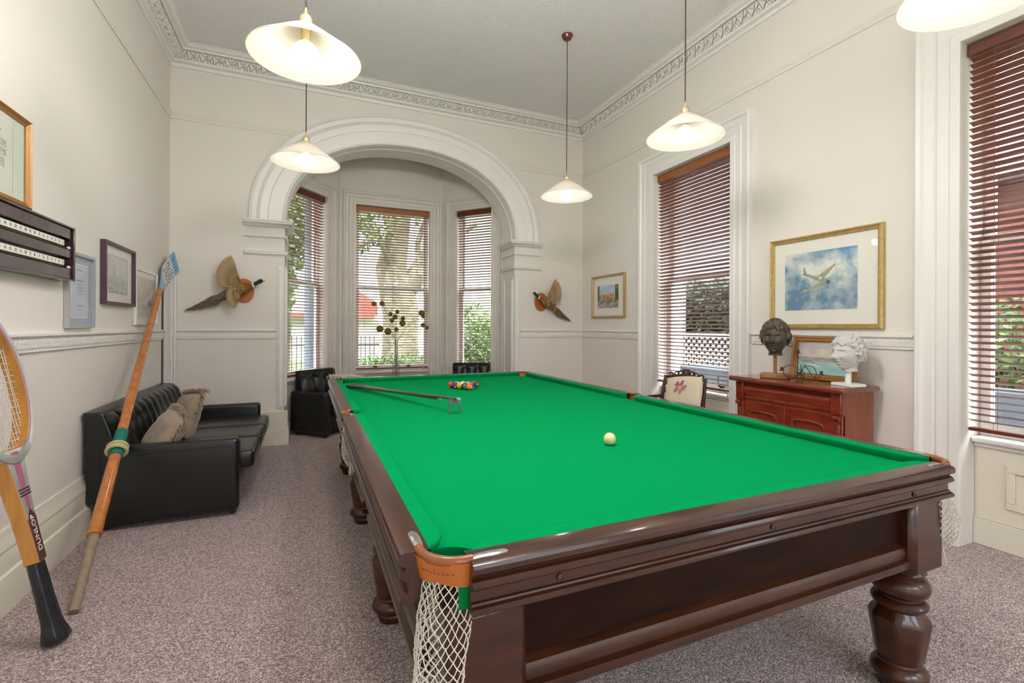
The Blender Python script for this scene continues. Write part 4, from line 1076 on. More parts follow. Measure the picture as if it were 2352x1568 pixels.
picture('framed_certificate', 'narrow silver-framed certificate with blue-grey mount below the scoreboard', 'L', 3.785, 4.19, 1.38, 1.865, .020, .026, M['silver'], M['bluemount'],
        (lines([(.90,.018,.25,.75),(.70,.010,.3,.7),(.62,.010,.35,.65),(.56,.008,.3,.7),(.50,.008,.25,.75),(.44,.008,.35,.65),(.22,.016,.3,.7),(.15,.008,.38,.62)], 1), 60, 110), (.085,.07,.32,.41), 'box')
picture('pencil_drawing', 'silver and purple framed pencil drawing of a church, highest of the small pictures', 'L', 4.35, 5.01, 1.555, 2.025, .022, .035, M['darkframe'], M['mount'], (sketch, 110, 90), (.12,.09,.54,.38), 'box')
picture('faded_print', 'pale white-framed faded print partly hidden behind the oar shaft', 'L', 5.075, 5.74, 1.40, 1.905, .024, .018, M['whitewood'], M['mount'], (rearpic, 80, 60), (.07,.07,.595,.435), 'flat')
# painting leaning on the sideboard
t = thing('harbour_painting', 'wood-framed seascape painting leaning on the sideboard behind the iron candelabrum', 'picture', (3.72, 2.46, CZ))
th_ = radians(-12); W_, H_ = .52, .345
X = Matrix.Translation((3.755, 2.75, CZ+.004)) @ Matrix.Rotation(radians(0), 4, 'Z') @ Matrix(((0,-1,0,0),(-1,0,0,0),(0,0,1,0),(0,0,0,1))) @ Matrix.Rotation(radians(9), 4, 'X')
def fx(): f = MB(); f.X = X; return f
f = fx(); pf = [(0,-.006),(0,.016),(.008,.020),(.016,.012),(.024,.018),(.034,.016),(.038,.006),(.044,.010),(.046,.002)]
f.ring_skin([[(a,b,a),(W_-a,b,a),(W_-a,b,H_-a),(a,b,H_-a)] for a, b in pf], cap=False); f.build('frame', M['brownframe'], t, True, ang=20)
f = fx(); f.box(.01,-.006,.01,W_-.01,0,H_-.01); f.build('backing', M['whitewood'], t, True)
def sea(u, v):
    n = fbm(u*5, v*9, 2); hz = .44-.05*u
    c = mixc((.52,.46,.44), (.68,.60,.48), .5+n*1.6) if v > hz+.10 else None
    if v > .8: c = mixc(c, (.42,.46,.52), .5+n)
    if c is None: c = mixc((.26,.27,.29), (.46,.38,.34), .5+n*2.5)
    if v < hz-.04+.03*n: c = mixc((.22,.44,.44), (.42,.60,.56), .5+n*1.5)
    if v < .16: c = mixc((.24,.50,.50), (.33,.58,.56), .5+n)
    if ((u-.30)/.10)**2+((v-.28)/.03)**2 < 1 or ((u-.42)/.04)**2+((v-.24)/.02)**2 < 1: c = (.70,.70,.66)
    return c
f = MB(); f.grid(lambda u, v: (u, v, 0), 110, 70); uv = [Vector(p) for p in f.v]; cs = [sea(p.x, p.y) for p in uv]
f.v = [X @ Vector((.044+(W_-.088)*p.x, .003, .044+(H_-.088)*p.y)) for p in uv]; f.build('artwork', M['vcol'], t, True, smooth=False, colors=lambda p, i: cs[i])

# ------------------------------------------------------------------ scoreboard
y1, z0, z1 = 3.74, 1.665, 1.99; y0 = 2.45
t = thing('snooker_scoreboard', 'long dark wooden snooker scoreboard with rows of white numbered sliders', 'scoreboard', (XL, (y0+y1)/2, z0))
D = .075
f = MB(); f.box(XL+.002, y0, z0, XL+.014, y1, z1); f.build('backboard', M['score'], t, True)
f = MB(); f.box(XL+.002, y0, z0, XL+D, y1, z0+.012); f.box(XL+.002, y0, z1-.012, XL+D, y1, z1); f.box(XL+.002, y1-.016, z0, XL+D, y1, z1); f.box(XL+.002, y0, z0, XL+D, y0+.016, z1); f.build('case', M['score'], t, True, bevel=.004)
bands = [(.250,.312),(.135,.185),(.012,.070)]
f = MB()
for a, b_ in bands: f.box(XL+.014, y0+.016, z0+a, XL+D-.012, y1-.03, z0+b_)
f.build('face_board', M['score'], t, True, bevel=.003)
for zz in (.205, .088):
    n = 26; sl = []
    for i in range(n):
        f = MB(); y = y0+.03+(y1-.08-y0-.03)*i/n; f.box(XL+.016, y, z0+zz, XL+.052, y+(y1-y0-.11)/n-.004, z0+zz+.034); sl.append(f.build('number_slider', M['ivory'], t, True, bevel=.002))
    f = MB(); f.tube([(XL+.045, y0+.016, z0+zz-.009), (XL+.045, y1-.018, z0+zz-.009)], .004, 8); s = f.build('brass_rail', M['latch'], t, True)
    f = MB(); f.ball((XL+.052, y1-.032, z0+zz-.006), .010, 12, 8); f.build('pointer', M['ivory'], t, True)
    for i in range(0, 26):
        y = y0+.03+(y1-.08-y0-.03)*(i+.5)/n
        label_mesh('number', str(26-i), .022, M['textblack'], sl[i], Matrix.Translation(MW[t].inverted() @ Vector((XL+.0528, y-.002, z0+zz+.017))) @ Matrix.Rotation(pi/2, 4, 'Z') @ Matrix.Rotation(pi/2, 4, 'X'))

# ------------------------------------------------------------------ oar
FT = Vector((-1.025, 2.945, .012)); TP = FT+(Vector((-1.330, 5.75, 1.815))-FT).normalized()*3.84
t = thing('rowing_oar', 'long varnished wooden rowing oar leaning from the floor into the left corner', 'oar', tuple(FT))
D_ = TP-FT; Ln = D_.length; D_.normalize()
def at(s): return FT+D_*s
def tub(name, m, s0, s1, r0, r1, n=16, k=10, parent=None, flat=1.0):
    f = MB(); f.tube([at(s0+(s1-s0)*i/k) for i in range(k+1)], [r0+(r1-r0)*i/k for i in range(k+1)], n, flat=flat); return f.build(name, m, parent or t, True)
tub('handle_grip', M['grip'], 0, .43, .021, .024)
tub('shaft', M['oar'], .43, Ln-.62, .034, .025)
f = MB(); f.box(0,0,0,.001,.001,.001)
s_c = 1.075
tub('green_sleeve', M['green'], s_c-.06, s_c+.165, .038, .037)
f = MB(); up = D_; u_ = up.orthogonal().normalized(); w_ = up.cross(u_)
for s_, R_ in ((s_c-.012,.062),(s_c+.022,.060)):
    f.tube([at(s_)+(u_*cos(2*pi*i/28)+w_*sin(2*pi*i/28))*(R_-.010) for i in range(28)], .011, 8, closed=True)
f.tube([at(s_c-.012), at(s_c+.022)], .050, 24); f.build('collar', M['brassy'], t, True)
# blade: curved spoon
side = Vector((0.25,.0,0)); e = Vector((.10,.53,-.83)); e = (e - D_*e.dot(D_)).normalized(); nb = D_.cross(e); nb = nb if nb.x > 0 else -nb
def blade(u, v, off=0):
    s_ = Ln-.62+.62*v; hw = (.028+.084*max(0, min(1, (v-.10)/.35))**.7)*(1 if v < .92 else 1)
    if v < .1: hw = .028
    a = (2*u-1); shift = .03*v
    return at(s_)+e*(a*hw+.0)+nb*(.085*v*v-.0*a*a*v*v+off)
f = MB(); f.grid(lambda u, v: blade(u, v, .003), 24, 60); f.grid(lambda u, v: blade(u, v, -.003), 24, 60)
meta = [(i % 25)/24 for i in range(25*61)]*2
vv = [(i//25)/60 for i in range(25*61)]*2
def bc(p, i):
    u, v = meta[i], vv[i]
    if v > .80: c = (.22,.48,.72)
    elif v < .30+.12*abs(2*u-1): c = (.36,.52,.70)
    else: c = (.74,.72,.68)
    return c
bl = f.build('blade', M['vcol'], t, True, colors=bc)
# rows of hand-lettered names on the blade
rnd = random.Random(4)
f = MB()
for r in range(6):
    a = -.7+1.4*r/5; v = .40
    while v < .76:
        L_ = rnd.uniform(.012,.035)
        if rnd.random() < .75:
            j_ = rnd.uniform(-.02,.02); p = [blade((a+1)/2+dx+j_, v+dv, .0042) for dx, dv in ((0,0),(.03,L_*.2),(-.02,L_*.45),(.035,L_*.7),(0,L_))]
            f.tube(p, .0016, 4); f.tube([blade((a+1)/2+dx, v+dv, -.0042) for dx, dv in ((0,0),(.03,L_*.5),(0,L_))], .0016, 4)
        v += L_+rnd.uniform(.008,.02)
f.build('blade_lettering', M['textblue'], bl, True)
f = MB()
for r in range(2):
    for q_ in range(5):
        a = -.6+1.2*q_/4; v = .86+.05*r
        for sg in (1,-1): f.tube([blade((a+1)/2, v, sg*.0042), blade((a+1)/2+.03, v+.018, sg*.0042), blade((a+1)/2, v+.03, sg*.0042)], .0022, 4)
f.build('tip_lettering', M['textblue'], bl, True)

# ------------------------------------------------------------------ oversized display racket
B0 = Vector((-1.0, 2.71, .015)); RD = Vector((-.22,.036,.975)).normalized(); RW_ = Vector((0,.999,-.037)); RW_ = (RW_-RD*RW_.dot(RD)).normalized(); RN = RD.cross(RW_); RN = -RN if RN.x < 0 else RN
t = thing('tennis_racket', 'oversized wooden display tennis racket standing on the carpet against the left wall', 'racket', tuple(B0))
def RP(s, w, n=0): return B0+RD*s+RW_*w+RN*n
def slab(name, m, poly_fn, n0, n1, ss, parent=t):
    """ribbon cross-sections: poly_fn(s) -> (w0,w1); extruded between n0 and n1"""
    rings = []
    for s in ss:
        w0, w1 = poly_fn(s); rings.append([RP(s,w0,n0), RP(s,w1,n0), RP(s,w1,n1), RP(s,w0,n1)])
    f = MB(); f.ring_skin(rings); return f.build(name, m, parent, True, bevel=.002)
# grip: eight-sided, flared butt
f = MB(); rings = []
for s, rw, rn in ((0,.046,.046),(.012,.050,.050),(.035,.048,.046),(.06,.041,.040),(.065,.039,.038),(.10,.037,.034),(.20,.034,.031),(.36,.031,.029)):
    rings.append([RP(s, rw*cos(2*pi*(j+.5)/8)*1.05, rn*sin(2*pi*(j+.5)/8)*1.05) for j in range(8)])
f.ring_skin(rings); gr = f.build('grip', M['gripblack'], t, True, bevel=.004)
f = MB()
for k in range(7):
    s = .08+k*.042; f.tube([RP(s+.012*sin(2*pi*j/16), (.0405-.0075*(s/.36))*cos(2*pi*j/16), (.037-.007*(s/.36))*sin(2*pi*j/16)) for j in range(16)], .0012, 4, closed=True)
f.build('grip_wrap', M['castor'], gr, True)
HC, HA, HB, FW, FT_ = 1.155, .335, .235, .030, .030   # hoop centre, half length, half width, frame width, half depth
thr = lambda s: .028+.0*s
# throat: solid wedge of laminated ash fanning into the hoop
def tw(s): k = max(0, (s-.36)/.50); return (-.028-.055*k**2.4, .028+.055*k**2.4)
ss = [.36+.50*i/16 for i in range(17)]
slab('throat', M['racketwood'], tw, -FT_*.9, FT_*.9, ss)
slab('throat_face', M['racketface'], lambda s: tuple(x*.96 for x in tw(s)), FT_*.9, FT_*.9+.0025, [.52+.34*i/12 for i in range(13)])
slab('throat_stripe', M['racketpink'], lambda s: tuple(x*.35 for x in tw(s)), FT_*.9+.0025, FT_*.9+.004, [.60+.25*i/12 for i in range(13)])
slab('name_panel', M['racketmaroon'], lambda s: tuple(x*.97*min(1, (.60-s)/.05+.02) for x in tw(s)), FT_*.9, FT_*.9+.003, [.365+.235*i/14 for i in range(15)])
mm = Matrix.Identity(4); ex = RD; ey = RN.cross(ex)
for r_ in range(3): mm[r_][0], mm[r_][1], mm[r_][2], mm[r_][3] = ex[r_], ey[r_], RN[r_], (RP(.485, 0, FT_*.9+.0035)-B0)[r_]
label_mesh('lettering', 'DUNLOP', .040, M['textwhite'], t, mm, .0006)
f = MB()
for s in (.655,.668,.681): f.ring_skin([[RP(s+ds, w, n) for w, n in ((-.0395-.001,-FT_*.93),(.0395+.001,-FT_*.93),(.0405,FT_*.9+.0045),(-.0405,FT_*.9+.0045))] for ds in (0,.006)])
f.build('black_bands', M['textblack'], t, True)
def hoop(r_off, n, a): 
    w = (HB+r_off)*sin(a); s = HC-(HA+r_off)*cos(a)
    w *= 1+.0*cos(a); return RP(s, w, n)
NS = 72
def hoopring(prof, name, m, par=t, a0=0, a1=2*pi, closed=True):
    f = MB(); n = NS if closed else 24
    rings = [[hoop(r, nn, a0+(a1-a0)*i/n) for r, nn in prof] for i in range(n if closed else n+1)]
    f.ring_skin(rings, True, closed); return f.build(name, m, par, True, ang=40)
hf = hoopring([(-FW/2,-FT_),(FW/2,-FT_),(FW/2+.004,0),(FW/2,FT_),(-FW/2,FT_),(-FW/2+.003,0)], 'hoop', M['racketwood'])
hoopring([(-FW/2+.001,FT_),(FW/2+.001,FT_),(FW/2+.001,FT_+.003),(-FW/2+.001,FT_+.003)], 'face_band', M['racketface'])
hoopring([(-FW/2+.002,FT_+.003),(-FW/2+.007,FT_+.003),(-FW/2+.007,FT_+.004),(-FW/2+.002,FT_+.004)], 'face_stripe', M['racketpink'])
hoopring([(-FW/2-.001,FT_-.008),(FW/2+.005,FT_-.014),(FW/2+.005,FT_+.0045),(-FW/2-.001,FT_+.0045)], 'throat_cap', M['chrome'], t, -.55, .55, False)
hoopring([(FW/2+.0,-FT_),(FW/2+.004,-FT_),(FW/2+.006,FT_),(FW/2+.0,FT_)], 'outer_band', M['racketface'])
f = MB(); a_, b_ = HB-FW/2, HA-FW/2
nm = 18
for i in range(1, nm):
    w = -a_+2*a_*i/nm; h_ = b_*sqrt(1-(w/a_)**2); f.tube([RP(HC-h_-.01, w, 0), RP(HC, w, .003*(-1)**i), RP(HC+h_+.01, w, 0)], .0017, 5)
nc = 22
for i in range(1, nc):
    s = -b_+2*b_*i/nc; h_ = a_*sqrt(1-(s/b_)**2); f.tube([RP(HC+s, -h_-.01, 0), RP(HC+s, 0, 0), RP(HC+s, h_+.01, 0)], .0017, 5)
f.build('strings', M['string'], t, True)

# ------------------------------------------------------------------ pheasants
def pheasant(label, head, tail, wing_tips, plaque, scale=1.0, gr='mounted pheasants on the arch wall'):
    """all points on the wall plane: (x, z, distance from wall)"""
    def W(p): return Vector((p[0], YB-p[2], p[1]))
    H, Tl = W(head), W(tail)
    d = (H-Tl).normalized()
    c = Tl+(H-Tl)*.66
    t = thing('mounted_pheasant', label, 'stuffed bird', tuple(c), 0, gr)
    L = (H-Tl).length
    # body: one tube from tail root to beak base
    st = [(.36,.014),(.42,.034),(.50,.050),(.58,.062),(.66,.068),(.74,.062),(.80,.047),(.85,.028),(.89,.021),(.93,.020),(.955,.024),(.975,.023),(.992,.012)]
    f = MB(); k = scale; pts = []; rr = []
    for s, r in st:
        off = Vector((0, -.02*math.exp(-((s-.66)/.15)**2), .02*max(0, (s-.85)/.15)))
        pts.append(Tl+(H-Tl)*s+off); rr.append(r*k)
    # subdivide
    P2, R2 = [], []
    for i in range(len(pts)-1):
        for q_ in range(5):
            u = q_/5; P2.append(pts[i].lerp(pts[i+1], u)); R2.append(rr[i]+(rr[i+1]-rr[i])*u)
    P2.append(pts[-1]); R2.append(rr[-1])
    f.tube(P2, R2, 24)
    def bcol(p, i):
        s = (Vector(p)-Tl).dot(H-Tl)/L/L; n = noise.noise(Vector(p)*90); n2 = noise.noise(Vector(p)*38)
        if s > .885: return mixc((.01,.035,.03), (.02,.06,.07), .5+n)
        if s > .862: return (.75,.72,.66)
        if s > .80: return mixc((.16,.04,.02), (.30,.10,.03), .5+n)
        if s > .60: return mixc((.10,.055,.02), (.42,.24,.08), .5+1.6*n)
        return mixc((.10,.08,.05), (.26,.20,.12), .5+n2+n)
    body = f.build('body', M['vfeather'], t, True, ang=80, colors=bcol)
    f = MB(); hd = P2[-6]; f.ball(H+d*.004-Vector((0,.004,0)), .008*k, 8, 6); f.tube([H-d*.002, H+d*.016+Vector((0,0,-.002)), H+d*.030+Vector((0,0,-.007))], [.009*k,.006*k,.0015], 8); f.build('beak', M['straw'], t, True)
    f = MB(); f.ball(hd+Vector((0,-.017*k,.004)), .009*k, 10, 8, (1.2,.6,1)); f.build('face_wattle', M['redwood'], t, True)
    f = MB(); f.ball(hd+Vector((.003,-.0215*k,.006)), .0038*k, 8, 6); f.build('eye', M['textblack'], t, True)
    # tail: long tapering barred feathers
    f = MB(); root = Tl+(H-Tl)*.47; perp = d.cross(Vector((0,1,0))).normalized()
    ids = []
    fe = [(0,1.0,.017),(.4,.95,.016),(-.4,.88,.017),(.9,.74,.018),(-.9,.66,.017),(1.5,.55,.018),(-1.4,.48,.017),(.2,.42,.022),(-.2,.36,.022)]
    for a, ln, hw in fe:
        end = root+(Tl-root)*ln+perp*a*.028*ln+Vector((0,.012,0))
        n = 26
        for i in range(n+1):
            u = i/n; p = root.lerp(end, u)+Vector((0, -.014*sin(pi*u), -.018*sin(pi*u)*(1 if abs(a) < 2 else 0)))+perp*a*.020*sin(pi*min(1,u*1.1+.15))
            w = hw*k*min(1, (1-u)*3.0+.05)*(.7+.6*min(1, u*3)*1)
            f.v += [p-perp*w-Vector((0,-.002,0)), p+Vector((0,-.004,0)), p+perp*w-Vector((0,-.002,0))]; ids += [(u, -1), (u, 0), (u, 1)]
            if i:
                b0 = len(f.v)-6; f.f += [(b0, b0+1, b0+4, b0+3), (b0+1, b0+2, b0+5, b0+4)]
    def tcol(p, i):
        u, s = ids[i]; bar = sin(u*90+abs(s)*1.2)
        return mixc((.30,.21,.11), (.07,.045,.025), .5+.9*bar) if s else mixc((.22,.15,.08), (.07,.05,.03), .5+.8*bar)
    f.build('tail', M['vfeather'], t, True, ang=80, colors=tcol)
    # wings: overlapping feathers fanned from the shoulder
    for (tip, spread, sgn, base_s) in wing_tips:
        sh = Tl+(H-Tl)*base_s+Vector((0,-.045*k,0)); tipv = W(tip); ax = tipv-sh; wl = ax.length; ax.normalize(); pp = ax.cross(Vector((0,-1,0))).normalized()*sgn
        f = MB(); ids2 = []
        n = 15
        for j in range(n):
            q_ = j/(n-1); ang = radians(spread*q_-10*(1-q_)); dirv = (ax*cos(ang)+pp*sin(ang)); ln = wl*(1-.46*q_-.10*(1-q_)**4)
            st_ = sh+pp*.02*q_+ax*.02*(1-q_)
            pv = dirv.cross(Vector((0,-1,0))).normalized(); hw = .018*k
            for i in range(11):
                u = i/10; p = st_+dirv*ln*u+Vector((0, -.03*sin(pi*u*.8)-.0022*j+.02*u, 0)); w = hw*(.55+.6*u)*(sqrt(max(0.02, 1-max(0,(u-.8)/.2)**2)))
                f.v += [p-pv*w, p+Vector((0,-.002,0)), p+pv*w]; ids2 += [(u,-1,q_), (u,0,q_), (u,1,q_)]
                if i: b0 = len(f.v)-6; f.f += [(b0, b0+1, b0+4, b0+3), (b0+1, b0+2, b0+5, b0+4)]
        # coverts over the shoulder
        f.ball(sh+ax*wl*.22+pp*.02, .034*k, 14, 10, (1.2,.45,1.2)); 
        while len(ids2) < len(f.v): ids2.append((.1,0,.5))
        def wcol(p, i):
            u, s, q_ = ids2[i]; bar = sin(u*52+abs(s)*1.5); n1 = noise.noise(Vector(p)*80)
            c = mixc((.34,.22,.11), (.12,.065,.03), .45+.55*bar+.4*n1)
            if u < .32: c = mixc((.13,.08,.035), (.38,.24,.10), .5+1.5*n1)
            if s == 0 and u > .3: c = (.42,.30,.17)
            return c
        f.build('wing', M['vfeather'], t, True, ang=80, colors=wcol)
    px_, pz_, pr_ = plaque; f = MB(); poly = []
    for i in range(28):
        a = 2*pi*i/28; r = pr_*(1+.10*cos(2*a)); poly.append((r*.62*cos(a), r*sin(a)))
    f.prism(poly, (1,0,0), (0,0,1), (px_, YB-.001, pz_), (0,-.02,0)); f.build('wall_plaque', M['leather'], t, True, bevel=.004)
    f = MB(); f.tube([(px_, YB-.02, pz_), (px_, YB-.07, pz_)], .008, 8); f.build('mounting_rod', M['latch'], t, True)
    return t
pheasant('mounted pheasant with long tail and spread wings, on the wall left of the arch', (-.455, 1.905, .13), (-1.235, 1.555, .04),
         [((-.85, 2.175, .16), 50, -1, .74), ((-.775, 1.60, .20), 44, 1, .74)], (-.66, 1.80, .155))
pheasant('smaller-looking mounted pheasant flying left, on the wall right of the arch', (2.985, 1.875, .12), (3.665, 1.485, .04),
         [((3.395, 2.085, .15), 46, 1, .74), ((3.36, 1.64, .10), 30, -1, .62)], (3.16, 1.765, .15), .92)

# ------------------------------------------------------------------ vase with dried seed heads
vx, vy = 1.18, 6.90
t = thing('glass_vase', 'tall slim clear glass floor vase standing in the bay behind the table', 'vase', (vx, vy, 0))
f = MB(); H_ = 1.215
prof = [(.062,0),(.064,.01),(.060,.25),(.054,.55),(.047,.85),(.042,1.1),(.040,H_),(.0365,H_),(.038,1.1),(.043,.85),(.050,.55),(.056,.25),(.058,.05),(.001,.045)]
f.lathe(prof, 28); f.build('vase_body', M['vase'], t)
HD = [(285,275,42),(413,268,46),(645,397,36),(560,435,36),(605,485,44),(555,540,40),(755,510,38),(722,588,52),(372,680,58),(507,722,58),(640,690,38),(1068,410,54),(1110,468,34),(1095,618,42),(1140,660,34)]
first = None
rnd = random.Random(11)
for k, (a, b_, r) in enumerate(HD):
    # place by offsets measured from the vase rim, in metres
    sc_ = 6.72/1092/7.128
    dx = (a-640)*sc_/.918*.93; dz = (845-b_)*sc_; dy = rnd.uniform(-.10,.10)
    h = Vector((vx+dx, vy+dy, 1.22+dz))
    s = thing('dried_flower', 'brown spherical dried seed head on a thin stem in the glass vase', 'dried flower', (vx, vy, .06), 0, 'dried seed heads in the glass vase')
    f = MB(); b0 = Vector((vx+rnd.uniform(-.02,.02), vy+rnd.uniform(-.02,.02), .06)); rim = Vector((vx+dx*.05, vy+dy*.05, 1.2))
    f.tube([b0, b0.lerp(rim, .5), rim, rim.lerp(h, .4)+Vector((-dx*.10,0,.02)), rim.lerp(h, .75)+Vector((-dx*.06,0,.02)), h], .0022, 5); f.build('stem', M['straw'], s, True)
    R_ = r*sc_*.95; f = MB()
    for i in range(120):
        z = 1-2*(i+.5)/120; ph = i*2.39996; q_ = sqrt(1-z*z); n = Vector((q_*cos(ph), q_*sin(ph), z)); c = h+n*R_*.86
        f.ball(c, R_*.20, 5, 3)
    f.ball(h, R_*.86, 12, 8); f.build('seed_head', M['seed'], s, True)
for k in range(3):
    s = thing('curly_twig', 'thin curly bare twig among the dried seed heads', 'twig', (vx, vy, .06), 0, 'curly twigs in the glass vase')
    f = MB(); sg = (1, 1, -1)[k]; am = (.32,.24,.10)[k]
    f.tube([(vx,vy,.07),(vx+.01,vy,.8),(vx+.02*sg,vy,1.2)]+[(vx+.02*sg+sg*am*(i/12)+.03*sin(i*1.1+k), vy+.05*cos(i+k), 1.2+.28*sin(i/12*2.6+k*.5)+.03*cos(i*1.4)) for i in range(1, 13)], .0022, 5); f.build('stem', M['straw'], s, True)

# ------------------------------------------------------------------ pendant lamps
LZ = 2.75; LR = .268
first = None
labs = {(0,1):'nearest left pendant lamp, the largest wide white cone shade in the photo', (0,2):'far left pendant lamp hanging in front of the arch', (1,2):'farthest right pendant lamp, smallest white cone shade, with visible red ceiling rose',
        (1,1):'middle pendant lamp of the right row, in front of the right window top', (1,0):'pendant lamp cut off at the top right corner of the photo'}
for (i, j), lb in labs.items():
    x = (-.008, 2.47)[i]; y = (1.0, 2.62, 4.30)[j]
    if first is None:
        t = thing('pendant_lamp', lb, 'pendant lamp', (x, y, LZ), 0, 'pendant lamps over the table')
        f = MB(); f.lathe([(.060,ZC-LZ),(.060,ZC-LZ-.006),(.056,ZC-LZ-.016),(.040,ZC-LZ-.042),(.020,ZC-LZ-.050),(.005,ZC-LZ-.052)], 28); f.build('ceiling_rose', M['rose'], t)
        f = MB(); f.tube([(0,0,.20),(.0,0,.8),(0,0,ZC-LZ-.05)], .0042, 8); f.build('cord', M['lampcord'], t)
        f = MB(); f.lathe([(.004,.255),(.007,.235),(.010,.222),(.024,.212),(.030,.196),(.030,.182),(.024,.172),(.024,.12),(.020,.085),(.001,.085)], 24); f.build('lamp_holder', M['brass'], t)
        f = MB(); f.lathe([(.026,.176),(.040,.168),(.12,.112),(.20,.052),(LR-.004,.006),(LR,0),(LR-.003,-.002),(LR-.012,.006),(.20,.046),(.12,.106),(.040,.161),(.024,.170)], 64, cap=False); f.build('lamp_shade', M['shade'], t, ang=60)
        f = MB(); f.ball((0,0,.020), .063, 32, 20); f.lathe([(.028,.070),(.018,.085),(.018,.10)], 16); f.build('light_bulb', M['bulb'], t)
        first = t
    else:
        t = copy_tree(first); t.location = (x, y, LZ); tag(t, lb)
# ------------------------------------------------------------------ garden beyond the windows
def leaves(f, c, rad, n, s, seed, shell=.55):
    rnd = random.Random(seed)
    for i in range(n):
        while True:
            p = Vector((rnd.uniform(-1,1), rnd.uniform(-1,1), rnd.uniform(-1,1)))
            if shell < p.length < 1: break
        q = Vector((c[0]+p.x*rad[0], c[1]+p.y*rad[1], c[2]+p.z*rad[2])); a = Vector((rnd.gauss(0,1), rnd.gauss(0,1), rnd.gauss(0,1))).normalized(); b = a.orthogonal().normalized()
        k = s*rnd.uniform(.6,1.3); f.add([q-a*k, q+b*k*.5, q+a*k, q-b*k*.5], [(0,1,2,3)])
f = MB(); f.box(-14, 7.9, -.35, 18, 40, -.25); f.box(XR+.5, -8, -.35, 18, 7.9, -.25); f.box(-14,-14,-.35,XR+.5,YF-.3,-.25); g_ = f.build('ground_lawn', M['grass'], smooth=False); struct(g_)
f = MB(); f.box(-14, 11.2, -.25, 14, 13.6, -.235); f.box(XR+.5, -4, -.25, 6.0, 9, -.235); struct(f.build('path_paving', M['path'], smooth=False))
t = thing('garden_tree', 'large pale-barked tree with bare forked branches outside the middle bay window', 'tree', (2.15, 11.6, -.25))
f = MB(); f.tube([(2.15,11.6,-.3),(2.10,11.6,.4),(2.08,11.6,1.0),(2.10,11.6,1.7),(2.00,11.6,2.2),(1.86,11.6,2.8),(2.02,11.7,3.6),(2.25,11.9,5)], [.62,.48,.42,.43,.42,.36,.28,.2], 20)
f.tube([(2.0,11.6,2.0),(2.5,11.5,2.7),(2.95,11.4,3.5),(3.5,11.3,4.6)], [.30,.24,.20,.14], 14); f.build('trunk', M['bark'], t, True)
f = MB()
for br in ([(1.95,11.55,2.3),(1.72,11.2,3.0),(1.40,11.0,3.5),(1.05,10.9,4.1),(.8,10.8,4.8)], [(1.72,11.2,3.0),(1.75,11.1,3.6),(1.5,11,4.4)], [(2.5,11.5,2.7),(2.45,11.4,3.4),(2.7,11.3,4.2)], [(1.4,11,3.5),(1.0,11,3.6),(.6,11,3.9)], [(1.4,11,3.4),(1.0,10.9,3.1),(.7,10.9,2.7)], [(2.9,11.4,3.4),(3.4,11.2,3.6),(3.8,11,3.9)]):
    f.tube(br, [.075-.012*i for i in range(len(br))], 8)
f.build('branch', M['bark'], t, True)
f = MB(); leaves(f, (.75,10.9,4.0), (1.3,1.1,1.0), 900, .09, 1, 0); leaves(f, (2.7,11.2,4.7), (1.5,1.1,.9), 900, .09, 2, 0); leaves(f, (.62,10.6,2.5), (.35,.4,.9), 420, .07, 3, 0); f.build('foliage', M['leaf'], t, True, smooth=False)
def shrub(name, lb, blobs, m, n, s, seed, cat='shrub'):
    c = blobs[0][0]; t = thing(name, lb, cat, (c[0], c[1], -.25)); f = MB()
    for k, (c_, r_) in enumerate(blobs): leaves(f, c_, r_, n, s, seed+k, .35)
    f.build('foliage', m, t, True, smooth=False)
    f = MB()
    for k, (c_, r_) in enumerate(blobs): f.tube([(c_[0],c_[1],-.25),(c_[0]+.05,c_[1],c_[2]*.5),(c_[0],c_[1],c_[2]+r_[2]*.4)], [.05,.04,.02], 6)
    f.build('stem', M['bark'], t, True); return t
shrub('garden_bush', 'tall bright green bush filling the left bay window', [((-.75,9.9,2.5),(.62,.6,1.35)), ((-.35,10.3,3.3),(.5,.5,.9)), ((-.9,10,1.4),(.55,.5,.6))], M['leaf'], 1500, .075, 20)
shrub('garden_shrub', 'leafy green shrub outside the narrow right bay window', [((3.45,10.4,1.15),(.65,.5,.85)), ((4.0,10.8,.9),(.6,.5,.7))], M['leaf'], 1500, .06, 30)
t = shrub('low_hedge', 'low green hedge running below the middle bay window', [((1.2+.42*i,9.9,.35),(.40,.35,.50)) for i in range(5)], M['leaf'], 900, .045, 40, 'hedge')
t2 = shrub('low_hedge', 'low green ground hedge below the left bay window', [((-1.0+.42*i,9.6,.15),(.35,.3,.35)) for i in range(4)], M['leaf'], 500, .045, 50, 'hedge')
t = thing('iron_fence', 'black iron picket fence beyond the garden, seen through the bay windows', 'fence', (-1.5, 14.2, -.25))
f = MB(); f.box(-6,14.18,.85,1.95,14.22,.89); f.box(-6,14.18,-.05,1.95,14.22,-.01); f.build('rail', M['fence'], t, True)
f = MB()
for i in range(66): x = -6+i*.12; f.box(x-.011,14.19,-.2,x+.011,14.21,1.05); f.add([(x-.02,14.2,1.05),(x+.02,14.2,1.05),(x,14.2,1.13)], [(0,1,2)])
f.build('pickets', M['fence'], t, True, smooth=False)
t = thing('white_house', 'white rendered house with red roof across the garden', 'house', (3, 24, -.25))
f = MB(); f.box(-7, 24, -.25, 12, 30, 1.9); f.box(3.2,22.5,-.25,12,24,3.6); f.build('house_wall', M['white'], t, True, smooth=False)
f = MB(); f.prism([(-7.3,1.78),(3.0,1.78),(3.0,1.98),(-7.3,1.98)], (1,0,0), (0,0,1), (0,23.4,0), (0,1.2,0)); f.prism([(1.5,1.95),(4.2,1.95),(3.1,2.6),(1.7,3.5)], (1,0,0), (0,0,1), (0,24.2,0), (0,.3,0)); f.build('roof', M['redroof'], t, True, smooth=False)
f = MB()
